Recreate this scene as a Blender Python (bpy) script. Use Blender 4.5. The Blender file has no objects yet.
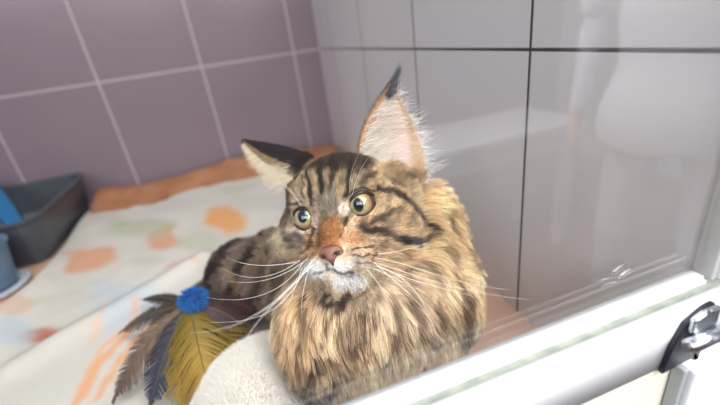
import bpy, bmesh, math, random
import numpy as np
from mathutils import Matrix, Vector, kdtree

S = bpy.context.scene
COL = S.collection
rng = np.random.default_rng(7)
random.seed(7)

# ------------------------------------------------------------------ camera
FPX = 381.88
CAMH = 0.38
RC = np.array([[0.94005485, -0.31557021, -0.12927612],
               [0.24354244, 0.35588027, 0.90223961],
               [-0.23871312, -0.87963895, 0.41140171]]).T   # rows: world X,Y,Z ; columns: camera axes
CPOS = np.array([0, 0, CAMH])
cam = bpy.data.cameras.new('camera')
cam_o = bpy.data.objects.new('camera', cam)
COL.objects.link(cam_o)
M4 = Matrix.Identity(4)
for i in range(3):
    for j in range(3):
        M4[i][j] = float(RC[i][j])
M4.translation = Vector(CPOS)
cam_o.matrix_world = M4
cam.sensor_width = 36.0
cam.lens = FPX / 720 * 36.0
cam.clip_start = 0.005
cam.dof.use_dof = True
cam.dof.focus_distance = 0.322
cam.dof.aperture_fstop = 3.0
S.camera = cam_o

# ------------------------------------------------------------------ world, lights, exposure
w = bpy.data.worlds.new('room_daylight')
S.world = w
w.use_nodes = True
bg = w.node_tree.nodes['Background']
bg.inputs[0].default_value = (0.86, 0.90, 1.0, 1)
bg.inputs[1].default_value = 0.50


def area(name, loc, target, size, power, color=(1, 1, 1), sy=None):
    l = bpy.data.lights.new(name, 'AREA')
    l.energy = power
    l.color = color
    l.shape = 'RECTANGLE'
    l.size = size
    l.size_y = sy or size
    o = bpy.data.objects.new(name, l)
    COL.objects.link(o)
    o.location = loc
    o.rotation_euler = (Vector(target) - Vector(loc)).to_track_quat('-Z', 'Y').to_euler()
    return o


area('ceiling_lamp_light', (0.1, -0.35, 1.9), (0.1, 0.5, 0.1), 1.1, 25, (1.0, 0.97, 0.93))
area('window_light', (-1.3, -0.9, 1.3), (0.1, 0.4, 0.1), 1.0, 16, (0.93, 0.96, 1.0))
area('room_fill_light', (0.7, -0.75, 1.65), (1.0, -0.5, -0.9), 0.8, 45, (1.0, 0.98, 0.95))  # added fill: brightens the room and person mirrored in the glass
area('person_fill_light', (0.35, -0.95, 1.0), (1.27, -0.5, -0.3), 0.5, 22, (1.0, 0.99, 0.98))  # added fill aimed at the person, so the reflection shows up
area('front_fill_light', (-0.5, -1.3, 1.25), (0.1, 0.35, 0.15), 0.8, 16, (0.98, 0.98, 1.0))  # added fill from the camera side for the rail face and cat
S.view_settings.view_transform = 'Standard'
S.view_settings.look = 'None'
S.view_settings.exposure = -0.14
S.view_settings.gamma = 1.0
S.view_settings.use_curve_mapping = False
S.cycles.use_denoising = True
S.cycles.max_bounces = 8
S.cycles.transparent_max_bounces = 16


# ------------------------------------------------------------------ helpers
def ray(px, py):
    v = np.array([(px - 360) / FPX, -(py - 202.5) / FPX, -1.0])
    return RC @ v


def at(px, py, dep):
    return CPOS + ray(px, py) * dep


def on_z(px, py, z=0.0):
    r = ray(px, py)
    return CPOS + r * ((z - CAMH) / r[2])


def on_y(px, py, y):
    r = ray(px, py)
    return CPOS + r * (y / r[1])


def proj(P):
    v = (np.asarray(P) - CPOS) @ RC
    return np.stack([360 + FPX * v[..., 0] / -v[..., 2], 202.5 - FPX * v[..., 1] / -v[..., 2]], -1)


def s2l(c):
    c = np.asarray(c, float) / 255.0
    return np.where(c <= 0.04045, c / 12.92, ((c + 0.055) / 1.055) ** 2.4)


def rgba(c):
    return tuple(float(x) for x in s2l(c)) + (1.0,)


def principled(name, color, rough=0.5, metallic=0.0, spec=0.5, **kw):
    m = bpy.data.materials.new(name)
    m.use_nodes = True
    b = m.node_tree.nodes['Principled BSDF']
    b.inputs['Base Color'].default_value = rgba(color)
    b.inputs['Roughness'].default_value = rough
    b.inputs['Metallic'].default_value = metallic
    b.inputs['Specular IOR Level'].default_value = spec
    for k, v in kw.items():
        b.inputs[k.replace('_', ' ')].default_value = v
    return m


def noisy(m, c1, c2, scale=8.0, bump=0.0, bscale=40.0, detail=4.0, coords='Object'):
    """mix two albedo tones by noise, plus an optional bump"""
    nt = m.node_tree
    b = nt.nodes['Principled BSDF']
    tc = nt.nodes.new('ShaderNodeTexCoord')
    n = nt.nodes.new('ShaderNodeTexNoise')
    n.inputs['Scale'].default_value = scale
    n.inputs['Detail'].default_value = detail
    r = nt.nodes.new('ShaderNodeValToRGB')
    r.color_ramp.elements[0].position = 0.35
    r.color_ramp.elements[1].position = 0.65
    r.color_ramp.elements[0].color = rgba(c1)
    r.color_ramp.elements[1].color = rgba(c2)
    nt.links.new(tc.outputs[coords], n.inputs['Vector'])
    nt.links.new(n.outputs['Fac'], r.inputs['Fac'])
    nt.links.new(r.outputs['Color'], b.inputs['Base Color'])
    if bump:
        n2 = nt.nodes.new('ShaderNodeTexNoise')
        n2.inputs['Scale'].default_value = bscale
        nt.links.new(tc.outputs[coords], n2.inputs['Vector'])
        bp = nt.nodes.new('ShaderNodeBump')
        bp.inputs['Strength'].default_value = bump
        bp.inputs['Distance'].default_value = 0.002
        nt.links.new(n2.outputs['Fac'], bp.inputs['Height'])
        nt.links.new(bp.outputs['Normal'], b.inputs['Normal'])
    return m


def attr_mat(name, attr='Col', rough=0.6, spec=0.3, **kw):
    m = principled(name, (128, 128, 128), rough, spec=spec, **kw)
    nt = m.node_tree
    a = nt.nodes.new('ShaderNodeAttribute')
    a.attribute_name = attr
    nt.links.new(a.outputs['Color'], nt.nodes['Principled BSDF'].inputs['Base Color'])
    return m


def link(name, data, parent=None, mat=None):
    o = bpy.data.objects.new(name, data)
    COL.objects.link(o)
    if parent is not None:
        o.parent = parent
        o.matrix_parent_inverse = parent.matrix_basis.inverted()
    if mat is not None:
        data.materials.append(mat)
    return o


def mesh_from(name, V, F, mat=None, parent=None, smooth=True, cols=None):
    me = bpy.data.meshes.new(name)
    me.from_pydata([tuple(map(float, v)) for v in V], [], [tuple(int(i) for i in f) for f in F])
    if smooth:
        me.polygons.foreach_set('use_smooth', [True] * len(me.polygons))
    if cols is not None:
        a = me.attributes.new('Col', 'FLOAT_COLOR', 'POINT')
        c4 = np.ones((len(V), 4), np.float32)
        c4[:, :3] = cols
        a.data.foreach_set('color', c4.ravel())
    me.update()
    return link(name, me, parent, mat)


def bm_obj(name, bm, mat=None, parent=None, smooth=False):
    me = bpy.data.meshes.new(name)
    bm.normal_update()
    bm.to_mesh(me)
    bm.free()
    if smooth:
        me.polygons.foreach_set('use_smooth', [True] * len(me.polygons))
    return link(name, me, parent, mat)


def box_bm(lo, hi, bevel=0.0, seg=2, bm=None):
    b = bmesh.new()
    bmesh.ops.create_cube(b, size=1.0)
    lo, hi = Vector(lo), Vector(hi)
    for v in b.verts:
        v.co = Vector([lo[i] + (v.co[i] + .5) * (hi[i] - lo[i]) for i in range(3)])
    if bevel:
        bmesh.ops.bevel(b, geom=list(b.edges), offset=bevel, segments=seg, affect='EDGES', profile=0.5)
    if bm is not None:
        me = bpy.data.meshes.new('tmp')
        b.to_mesh(me)
        b.free()
        bm.from_mesh(me)
        bpy.data.meshes.remove(me)
        return bm
    return b


def tag(o, label=None, cat=None, group=None, kind=None):
    if label:
        o['label'] = label
    if cat:
        o['category'] = cat
    if group:
        o['group'] = group
    if kind:
        o['kind'] = kind
    return o


def empty(name, loc):
    o = bpy.data.objects.new(name, None)
    COL.objects.link(o)
    o.location = tuple(map(float, loc))
    o.empty_display_size = 0.02
    return o


def tube(name, pts, radii, mat, parent=None, res=3):
    cu = bpy.data.curves.new(name, 'CURVE')
    cu.dimensions = '3D'
    cu.bevel_depth = 1.0
    cu.bevel_resolution = res
    cu.use_fill_caps = True
    sp = cu.splines.new('POLY')
    sp.points.add(len(pts) - 1)
    for i, p in enumerate(pts):
        sp.points[i].co = (float(p[0]), float(p[1]), float(p[2]), 1)
        sp.points[i].radius = float(radii[i] if hasattr(radii, '__len__') else radii)
    sp.use_smooth = True
    return link(name, cu, parent, mat)


def bez(P, n=16):
    P = [np.asarray(p, float) for p in P]
    out = []
    for t in np.linspace(0, 1, n):
        Q = P
        while len(Q) > 1:
            Q = [Q[i] * (1 - t) + Q[i + 1] * t for i in range(len(Q) - 1)]
        out.append(Q[0])
    return np.array(out)


def vnoise(P, scale, seed=0):
    """cheap smooth value noise, 0..1"""
    P = np.asarray(P, float) * scale + seed * 17.31
    I = np.floor(P).astype(np.int64)
    Fr = P - I
    Fr = Fr * Fr * (3 - 2 * Fr)
    out = 0
    for dx in (0, 1):
        for dy in (0, 1):
            for dz in (0, 1):
                h = (I[..., 0] + dx) * 374761393 + (I[..., 1] + dy) * 668265263 + (I[..., 2] + dz) * 2147483647 + seed * 974711
                h = (h ^ (h >> 13)) * 1274126177
                h = (h ^ (h >> 16)) & 0xffff
                wgt = (Fr[..., 0] if dx else 1 - Fr[..., 0]) * (Fr[..., 1] if dy else 1 - Fr[..., 1]) * (Fr[..., 2] if dz else 1 - Fr[..., 2])
                out = out + wgt * h / 65535.0
    return out


def sstep(a, b, x):
    t = np.clip((x - a) / (b - a), 0, 1)
    return t * t * (3 - 2 * t)


def hair_curves(name, pts, radius, cols, mat, parent=None):
    """pts (N,K,3), radius (N,K), cols (N,K,3)"""
    N, K = pts.shape[:2]
    hc = bpy.data.hair_curves.new(name)
    hc.add_curves([K] * N)
    hc.points.foreach_set('position', pts.reshape(-1).astype(np.float32))
    r = hc.attributes.get('radius') or hc.attributes.new('radius', 'FLOAT', 'POINT')
    r.data.foreach_set('value', radius.reshape(-1).astype(np.float32))
    c = hc.attributes.new('Col', 'FLOAT_COLOR', 'POINT')
    c4 = np.ones((N * K, 4), np.float32)
    c4[:, :3] = cols.reshape(-1, 3)
    c.data.foreach_set('color', c4.ravel())
    return link(name, hc, parent, mat)


# ------------------------------------------------------------------ SDF tools
def length(v):
    return np.sqrt((v * v).sum(-1))


def sd_ell(P, c, r, R=None):
    q = P - np.asarray(c)
    if R is not None:
        q = q @ R
    r = np.asarray(r, float)
    k0 = length(q / r)
    k1 = length(q / (r * r)) + 1e-9
    return k0 * (k0 - 1) / k1


def sd_cap(P, a, b, ra, rb):
    a = np.asarray(a, float)
    b = np.asarray(b, float)
    ab = b - a
    t = np.clip(((P - a) @ ab) / (ab @ ab), 0, 1)
    return length(P - a - t[..., None] * ab) - (ra + (rb - ra) * t)


def smin(a, b, k):
    h = np.clip(0.5 + 0.5 * (b - a) / k, 0, 1)
    return b * (1 - h) + a * h - k * h * (1 - h)


def surface_nets(fn, lo, hi, h):
    n = [int(math.ceil((hi[i] - lo[i]) / h)) + 1 for i in range(3)]
    ax = [lo[i] + np.arange(n[i]) * h for i in range(3)]
    g = np.empty(n, np.float32)
    for i in range(n[0]):
        yy, zz = np.meshgrid(ax[1], ax[2], indexing='ij')
        P = np.stack([np.full_like(yy, ax[0][i]), yy, zz], -1)
        g[i] = fn(P)
    ins = g < 0
    cn = [n[0] - 1, n[1] - 1, n[2] - 1]
    acc = np.zeros(cn + [3], np.float32)
    cnt = np.zeros(cn, np.float32)
    offs = [(0, 0, 0), (1, 0, 0), (0, 1, 0), (1, 1, 0), (0, 0, 1), (1, 0, 1), (0, 1, 1), (1, 1, 1)]

    def sl(o, a=g):
        return a[o[0]:o[0] + cn[0], o[1]:o[1] + cn[1], o[2]:o[2] + cn[2]]
    for a in range(8):
        for d in range(3):
            if offs[a][d] == 0:
                o2 = list(offs[a])
                o2[d] = 1
                A = sl(offs[a])
                B = sl(o2)
                cr = (A < 0) != (B < 0)
                t = np.where(cr, A / np.where(cr, A - B, 1), 0)
                for e in range(3):
                    val = offs[a][e] + (t if e == d else 0)
                    acc[..., e] += np.where(cr, val, 0)
                cnt += cr
    act = cnt > 0
    idx = -np.ones(cn, np.int64)
    idx[act] = np.arange(act.sum())
    cell = np.argwhere(act)
    V = (cell + acc[act] / cnt[act][:, None]) * h + np.asarray(lo)
    F = []
    for d in range(3):
        u, v = (d + 1) % 3, (d + 2) % 3
        o2 = [0, 0, 0]
        o2[d] = 1
        A = ins[:n[0] - o2[0], :n[1] - o2[1], :n[2] - o2[2]]
        B = ins[o2[0]:, o2[1]:, o2[2]:]
        for sgn, mk in ((1, A & ~B), (0, ~A & B)):
            E = np.argwhere(mk)
            E = E[(E[:, u] > 0) & (E[:, v] > 0) & (E[:, u] < cn[u]) & (E[:, v] < cn[v])]
            if len(E) == 0:
                continue
            du = np.zeros(3, int)
            du[u] = 1
            dv = np.zeros(3, int)
            dv[v] = 1
            q = [E, E - du, E - du - dv, E - dv]
            q = [idx[x[:, 0], x[:, 1], x[:, 2]] for x in q]
            if sgn == 0:
                q = q[::-1]
            F.append(np.stack(q, -1))
    return V, np.concatenate(F)


# ------------------------------------------------------------------ structure
WX, BY = 0.293, 1.288          # inner faces: tiled side wall, tiled back wall
TW = 0.278


def tile_material(name, c1, c2, grout, w, h, u_axis, u0, v0, gw, rough, gbump=True):
    m = principled(name, c1, rough, spec=0.5)
    nt = m.node_tree
    b = nt.nodes['Principled BSDF']
    tc = nt.nodes.new('ShaderNodeTexCoord')
    sp = nt.nodes.new('ShaderNodeSeparateXYZ')
    nt.links.new(tc.outputs['Object'], sp.inputs[0])

    def math_n(op, a, bb):
        n = nt.nodes.new('ShaderNodeMath')
        n.operation = op
        for i, x in enumerate((a, bb)):
            if x is None:
                continue
            if isinstance(x, (int, float)):
                n.inputs[i].default_value = x
            else:
                nt.links.new(x, n.inputs[i])
        return n.outputs[0]

    def line(sock, o, per):
        t = math_n('SUBTRACT', sock, o)
        t = math_n('DIVIDE', t, per)
        fl = math_n('FLOOR', math_n('ADD', t, 0.5), None)
        d = math_n('ABSOLUTE', math_n('SUBTRACT', t, fl), None)
        return math_n('MULTIPLY', d, per), math_n('FLOOR', t, None)
    du, iu = line(sp.outputs[u_axis], u0, w)
    dv, iv = line(sp.outputs[2], v0, h)
    dm = math_n('MINIMUM', du, dv)
    mr = nt.nodes.new('ShaderNodeMapRange')
    mr.inputs['From Min'].default_value = gw * 0.5
    mr.inputs['From Max'].default_value = gw * 0.5 + 0.0012
    nt.links.new(dm, mr.inputs['Value'])
    nz = nt.nodes.new('ShaderNodeTexNoise')
    nz.inputs['Scale'].default_value = 5.0
    nz.inputs['Detail'].default_value = 5.0
    nt.links.new(tc.outputs['Object'], nz.inputs['Vector'])
    mx = nt.nodes.new('ShaderNodeMix')
    mx.data_type = 'RGBA'
    mx.inputs[6].default_value = rgba(c1)
    mx.inputs[7].default_value = rgba(c2)
    nt.links.new(nz.outputs['Fac'], mx.inputs[0])
    mg = nt.nodes.new('ShaderNodeMix')
    mg.data_type = 'RGBA'
    mg.inputs[6].default_value = rgba(grout)
    nt.links.new(mx.outputs[2], mg.inputs[7])
    nt.links.new(mr.outputs[0], mg.inputs[0])
    nt.links.new(mg.outputs[2], b.inputs['Base Color'])
    rr = nt.nodes.new('ShaderNodeMapRange')
    rr.inputs['To Min'].default_value = 0.75
    rr.inputs['To Max'].default_value = rough
    nt.links.new(mr.outputs[0], rr.inputs['Value'])
    nt.links.new(rr.outputs[0], b.inputs['Roughness'])
    bp = nt.nodes.new('ShaderNodeBump')
    bp.inputs['Strength'].default_value = 0.5
    bp.inputs['Distance'].default_value = 0.0015
    nt.links.new(mr.outputs[0], bp.inputs['Height'])
    nt.links.new(bp.outputs['Normal'], b.inputs['Normal'])
    return m


def wall(name, lo, hi, mat):
    return tag(bm_obj(name, box_bm(lo, hi), mat), kind='structure')


m_purple = tile_material('mauve_glazed_tile', (137, 121, 131), (125, 110, 121), (178, 165, 173), TW, 0.417, 0, 0.205, 0.338, 0.0038, 0.22)
m_grey = tile_material('grey_glazed_tile', (222, 218, 219), (210, 206, 208), (62, 58, 58), 0.2655, 0.417, 1, 0.342, 0.338, 0.0022, 0.16)
wall('wall_back', (-1.4, BY, -0.1), (WX + 0.05, BY + 0.05, 1.0), m_purple)
wall('wall_right', (WX, 0.13, -0.1), (WX + 0.05, BY, 1.0), m_grey)
m_board = noisy(principled('varnished_board', (176, 110, 70), 0.35), (208, 164, 142), (216, 178, 158), 6, 0.15, 60)
wall('floor', (-1.4, 0.13, -0.03), (WX, BY, 0.0), m_board)
m_white = principled('white_powder_coat', (212, 214, 218), 0.55, spec=0.3)
m_cream = noisy(principled('cream_panel', (226, 220, 205), 0.4), (228, 222, 206), (218, 214, 200), 3)
wall('wall_front', (-1.4, 0.1275, -0.8), (WX + 0.05, 0.132, 0.150), m_cream)

# corner bead of light grout where the two walls meet
tag(bm_obj('trim_1', box_bm((WX - 0.006, BY - 0.006, 0), (WX, BY, 1.0), 0.002, 1),
           principled('pale_grout', (172, 160, 168), 0.5)), kind='structure')

# ------------------------------------------------------------------ sliding window frame with its glass
RX0, RX1 = -0.9, WX


def extrude_profile(prof, x0, x1, bevel=0.0):
    bm = bmesh.new()
    a = [bm.verts.new((x0, y, z)) for y, z in prof]
    b = [bm.verts.new((x1, y, z)) for y, z in prof]
    n = len(prof)
    for i in range(n):
        bm.faces.new((a[i], a[(i + 1) % n], b[(i + 1) % n], b[i]))
    bm.faces.new(a[::-1])
    bm.faces.new(b)
    bmesh.ops.recalc_face_normals(bm, faces=bm.faces)
    if bevel:
        ed = [e for e in bm.edges if abs(e.verts[0].co.x - e.verts[1].co.x) > 0.1]
        bmesh.ops.bevel(bm, geom=ed, offset=bevel, segments=3, affect='EDGES')
    return bm


ZR = 0.190
frame = empty('window_1', (0, 0.14, 0.145))
tag(frame, kind='structure')
bm_obj('inner_rail', extrude_profile([(0.1405, 0.12), (0.154, 0.12), (0.154, ZR), (0.1405, ZR)], RX0, RX1 - 0.012, 0.0022), m_white, frame, True)
m_track = noisy(principled('track_aluminium', (126, 134, 124), 0.6, 0.0), (112, 120, 110), (140, 146, 136), 90)
bm_obj('track', extrude_profile([(0.131, 0.12), (0.143, 0.12), (0.143, ZR - 0.0045), (0.131, ZR - 0.0045)], RX0, RX1), m_track, frame)
bm_obj('outer_rail', extrude_profile([(0.126, 0.139), (0.134, 0.139), (0.134, ZR - 0.001), (0.126, ZR - 0.001)], RX0, WX + 0.12, 0.002), m_white, frame, True)
m_jamb = principled('jamb_aluminium', (176, 178, 178), 0.4, 0.1)
bm_obj('jamb', box_bm((WX - 0.005, 0.141, ZR - 0.03), (WX, 0.155, 0.95), 0.001), m_jamb, frame)

mg = bpy.data.materials.new('window_glass')
mg.use_nodes = True
nt = mg.node_tree
nt.nodes.clear()
out = nt.nodes.new('ShaderNodeOutputMaterial')
mixs = nt.nodes.new('ShaderNodeMixShader')
tr = nt.nodes.new('ShaderNodeBsdfTransparent')
tr.inputs[0].default_value = (0.985, 0.99, 0.99, 1)
gl = nt.nodes.new('ShaderNodeBsdfGlossy')
gl.inputs['Roughness'].default_value = 0.015
geo = nt.nodes.new('ShaderNodeNewGeometry')
dot = nt.nodes.new('ShaderNodeVectorMath')
dot.operation = 'DOT_PRODUCT'
nt.links.new(geo.outputs['Normal'], dot.inputs[0])
nt.links.new(geo.outputs['Incoming'], dot.inputs[1])


def mnode(nt, op, a, b=None):
    n = nt.nodes.new('ShaderNodeMath')
    n.operation = op
    for i, x in enumerate((a, b)):
        if x is None:
            continue
        if isinstance(x, (int, float)):
            n.inputs[i].default_value = x
        else:
            nt.links.new(x, n.inputs[i])
    return n.outputs[0]


cosv = mnode(nt, 'ABSOLUTE', dot.outputs['Value'])
fr = mnode(nt, 'ADD', mnode(nt, 'MULTIPLY', mnode(nt, 'POWER', mnode(nt, 'SUBTRACT', 1.0, cosv), 5.0), 0.95), 0.05)
nt.links.new(fr, mixs.inputs[0])
nt.links.new(tr.outputs[0], mixs.inputs[1])
nt.links.new(gl.outputs[0], mixs.inputs[2])
nt.links.new(mixs.outputs[0], out.inputs[0])
bm_obj('glass', box_bm((RX0, 0.1465, ZR - 0.004), (RX1 - 0.012, 0.1495, 0.95)), mg, frame)

# ------------------------------------------------------------------ lock on the outer rail
m_black = principled('black_lock_plastic', (24, 28, 40), 0.3)
m_chrome = principled('brushed_chrome', (190, 194, 200), 0.28, 1.0)
LY = 0.126
lk = empty('window_lock', on_y(695, 335, LY))
tag(lk, 'black and chrome lock fixed on the white outer window rail', 'lock')


def plate(name, px, y_back, y_front, mat, parent, bevel=0.0006):
    P = [on_y(x, y, y_back) for x, y in px]
    for p in P:
        p[2] = min(p[2], ZR - 0.0015)
        p[0] = min(p[0], 0.262)
    bm = bmesh.new()
    a = [bm.verts.new((p[0], y_back, p[2])) for p in P]
    b = [bm.verts.new((p[0], y_front, p[2])) for p in P]
    n = len(P)
    for i in range(n):
        bm.faces.new((a[i], a[(i + 1) % n], b[(i + 1) % n], b[i]))
    bm.faces.new(a[::-1])
    bm.faces.new(b)
    bmesh.ops.recalc_face_normals(bm, faces=bm.faces)
    bmesh.ops.bevel(bm, geom=list(bm.edges), offset=bevel, segments=2, affect='EDGES')
    return bm_obj(name, bm, mat, parent, False)


plate('back_plate', [(657, 371), (668, 344), (681, 321), (700, 305), (735, 284), (760, 330), (724, 342), (690, 353)], LY, LY - 0.0035, m_black, lk)
plate('lock_body', [(686, 330), (690, 318), (702, 307), (735, 290), (750, 318), (724, 330), (700, 340)], LY - 0.0035, LY - 0.0075, m_chrome, lk, 0.0012)
c0, c1 = on_y(688, 347, LY - 0.011), on_y(726, 330, LY - 0.011)
bm = bmesh.new()
ax_ = Vector(c1 - c0)
bmesh.ops.create_cone(bm, cap_ends=True, segments=40, radius1=0.0046, radius2=0.0046, depth=ax_.length)
bmesh.ops.bevel(bm, geom=[e for e in bm.edges if e.calc_face_angle(0) > 1.0], offset=0.0009, segments=3, affect='EDGES')
mt_ = Matrix.Translation(Vector((c0 + c1) / 2)) @ ax_.to_track_quat('Z', 'Y').to_matrix().to_4x4()
bmesh.ops.transform(bm, matrix=mt_, verts=bm.verts)
cyl = bm_obj('lock_barrel', bm, m_chrome, lk, True)
bm = bmesh.new()
bmesh.ops.create_cone(bm, cap_ends=True, segments=24, radius1=0.0028, radius2=0.0028, depth=0.0022)
bmesh.ops.transform(bm, matrix=Matrix.Translation(Vector(c0) - ax_.normalized() * 0.0008) @ ax_.to_track_quat('Z', 'Y').to_matrix().to_4x4(), verts=bm.verts)
bm_obj('keyhole_face', bm, principled('dull_steel', (120, 120, 122), 0.4, 1.0), cyl, False)
for px_ in ((697, 322), (712, 312)):
    p = on_y(px_[0], px_[1], LY - 0.0075)
    bm = bmesh.new()
    bmesh.ops.create_cone(bm, cap_ends=True, segments=20, radius1=0.0016, radius2=0.0013, depth=0.0010)
    bmesh.ops.transform(bm, matrix=Matrix.Translation(Vector(p)) @ Matrix.Rotation(math.pi / 2, 4, 'X'), verts=bm.verts)
    bm_obj('screw', bm, principled('screw_steel', (150, 150, 150), 0.35, 1.0), lk, False)

# upright below the rail
ux = float(on_y(690, 378, 0.115)[0])
bm_obj('post_seal', box_bm((ux, 0.1185, -0.8), (ux + 0.0045, 0.127, 0.139), 0.001), principled('grey_seal', (150, 156, 158), 0.5), frame)
bm_obj('post', box_bm((ux + 0.0045, 0.1145, -0.8), (ux + 0.06, 0.127, 0.139), 0.0015), m_white, frame)

# ------------------------------------------------------------------ the room in front of the enclosure (seen in the glass and the glaze)
FZ = -0.88
wall('floor_tiled', (-2.6, -2.6, FZ - 0.05), (2.8, 0.13, FZ), noisy(principled('room_floor', (112, 98, 90), 0.35), (112, 98, 90), (100, 88, 82), 5))
wall('wall_far', (-2.6, -2.65, FZ), (2.8, -2.6, 1.7), noisy(principled('room_paint', (92, 88, 98), 0.7), (90, 86, 96), (100, 96, 104), 2))
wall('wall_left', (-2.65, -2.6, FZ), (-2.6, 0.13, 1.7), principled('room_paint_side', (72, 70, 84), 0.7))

m_tab = principled('white_laminate', (232, 232, 236), 0.35)
tb2 = empty('work_table', (0.95, -1.25, FZ))
tag(tb2, 'white work table across the room, showing only as a reflection in the glass', 'table')
bm_obj('tabletop', box_bm((0.62, -1.60, -0.20), (1.60, -1.15, -0.165), 0.004), m_tab, tb2)
bm_obj('apron', box_bm((0.65, -1.20, -0.30), (1.57, -1.175, -0.20), 0.002), m_tab, tb2)
for lx in (0.65, 1.51):
    for ly in (-1.58, -1.23):
        bm_obj('leg', box_bm((lx, ly, FZ), (lx + 0.06, ly + 0.06, -0.20), 0.003), m_tab, tb2)

# attendant in pale scrubs, standing by the table
PX = np.array([1.27, -0.52, FZ])
fd = np.array([-0.86, 0.50, 0.0])        # faces the enclosure
sd = np.array([0.50, 0.86, 0.0])
PM = np.stack([sd, fd, np.array([0, 0, 1.])], 1)


def f_body(P):
    q = (P - PX) @ PM
    d = 9.
    for s in (-1, 1):
        d = smin(d, sd_cap(q, (s * .10, 0, .90), (s * .12, .01, .48), .088, .062), .03)
        d = smin(d, sd_cap(q, (s * .12, .01, .48), (s * .13, -.02, .07), .060, .042), .02)
        d = smin(d, sd_cap(q, (s * .13, -.02, .05), (s * .145, .13, .035), .038, .034), .02)
        d = smin(d, sd_cap(q, (s * .185, 0, 1.42), (s * .26, .0, 1.14), .050, .040), .04)
        d = smin(d, sd_cap(q, (s * .26, .0, 1.14), (s * .275, .05, .90), .038, .027), .02)
        hnd = np.array([s * .278, .06, .845])
        d = smin(d, sd_ell(q, hnd, (.018, .038, .050)), .015)
        for k in range(4):
            b = hnd + np.array([0, (k - 1.5) * .019, -.040])
            m_ = b + np.array([-s * .006, (k - 1.5) * .002, -.036 + .005 * abs(k - 1.3)])
            d = smin(d, sd_cap(q, b, m_, .009, .008), .004)
            d = smin(d, sd_cap(q, m_, m_ + np.array([-s * .012, 0, -.024]), .008, .0065), .003)
        th0 = hnd + np.array([-s * .006, .030, .005])
        d = smin(d, sd_cap(q, th0, th0 + np.array([-s * .016, .026, -.040]), .011, .008), .006)
    d = smin(d, sd_ell(q, (0, 0, .98), (.165, .115, .14)), .05)
    d = smin(d, sd_ell(q, (0, 0.0, 1.26), (.175, .115, .24)), .06)
    d = smin(d, sd_cap(q, (-.15, 0, 1.42), (.15, 0, 1.42), .055, .055), .04)
    d = smin(d, sd_cap(q, (0, 0, 1.45), (0, .015, 1.56), .052, .048), .02)
    hd = sd_ell(q, (0, .02, 1.655), (.076, .094, .115))
    hd = smin(hd, sd_ell(q, (0, .10, 1.640), (.014, .020, .020)), .012)
    hd = smin(hd, sd_ell(q, (0, .075, 1.585), (.035, .03, .025)), .02)
    for s in (-1, 1):
        hd = -smin(-hd, sd_ell(q, (s * .032, .112, 1.665), (.018, .014, .010)), .006)
        hd = smin(hd, sd_ell(q, (s * .078, .01, 1.645), (.010, .020, .030)), .006)
    return smin(d, hd, .02)


V, F = surface_nets(f_body, PX + np.array([-.55, -.55, -.01]), PX + np.array([.55, .55, 1.80]), 0.011)
q = (V - PX) @ PM
skin, white, troi, shoe, hairc = s2l((206, 158, 134)), s2l((214, 214, 222)), s2l((190, 190, 206)), s2l((226, 226, 226)), s2l((70, 50, 38))
pcol = np.tile(white, (len(V), 1))
pcol[q[:, 2] < 0.86] = troi
pcol[q[:, 2] < 0.085] = shoe
pcol[q[:, 2] > 1.50] = skin
arm = (np.abs(q[:, 0]) > .215) & (q[:, 2] < .92)
pcol[arm] = skin
eye_m = (length((q - np.array([0, .098, 1.665])) * np.array([0, 1, 1])) < .010) & (np.abs(np.abs(q[:, 0]) - .032) < .012)
pcol[eye_m] = s2l((60, 44, 40))
pcol[(np.abs(q[:, 0]) < .024) & (np.abs(q[:, 2] - 1.598) < .006) & (q[:, 1] > .07)] = s2l((160, 84, 80))
person = mesh_from('person', V, F, attr_mat('scrubs_and_skin', rough=0.8, spec=0.2), None, True, pcol)
tag(person, 'person standing in pale scrubs, showing only as a reflection in the glass', 'person')


def f_tunic(P):
    q = (P - PX) @ PM
    d = sd_cap(q, (0, 0, .84), (0, 0, 1.40), .01, .01)
    d = sd_ell(q, (0, 0, .88), (.225, .165, .22))
    d = smin(d, sd_ell(q, (0, 0, 1.20), (.195, .135, .30)), .08)
    for s in (-1, 1):
        d = smin(d, sd_cap(q, (s * .18, 0, 1.43), (s * .245, 0, 1.24), .066, .062), .03)
    d = np.maximum(d, .80 - q[..., 2])
    return np.maximum(d, q[..., 2] - 1.475)


V, F = surface_nets(f_tunic, PX + np.array([-.5, -.5, .7]), PX + np.array([.5, .5, 1.6]), 0.011)
mesh_from('scrub_tunic', V, F, noisy(principled('tunic_cotton', (222, 222, 230), 0.85), (216, 216, 226), (228, 228, 234), 6, .5, 12), person)


def f_hair(P):
    q = (P - PX) @ PM
    d = sd_ell(q, (0, -.012, 1.685), (.088, .098, .108))
    d = smin(d, sd_ell(q, (0, -.075, 1.60), (.06, .04, .07)), .03)
    return np.maximum(d, -smin(-(q[..., 1] - .075), -(1.60 - q[..., 2] + (q[..., 1] - 0) * 1.2), .02) if False else np.maximum(q[..., 1] * .8 + (1.70 - q[..., 2]) - .06, -9))


V, F = surface_nets(f_hair, PX + np.array([-.2, -.2, 1.45]), PX + np.array([.2, .2, 1.85]), 0.009)
mesh_from('hair', V, F, principled('brown_hair', (70, 50, 38), 0.6), person)

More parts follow.
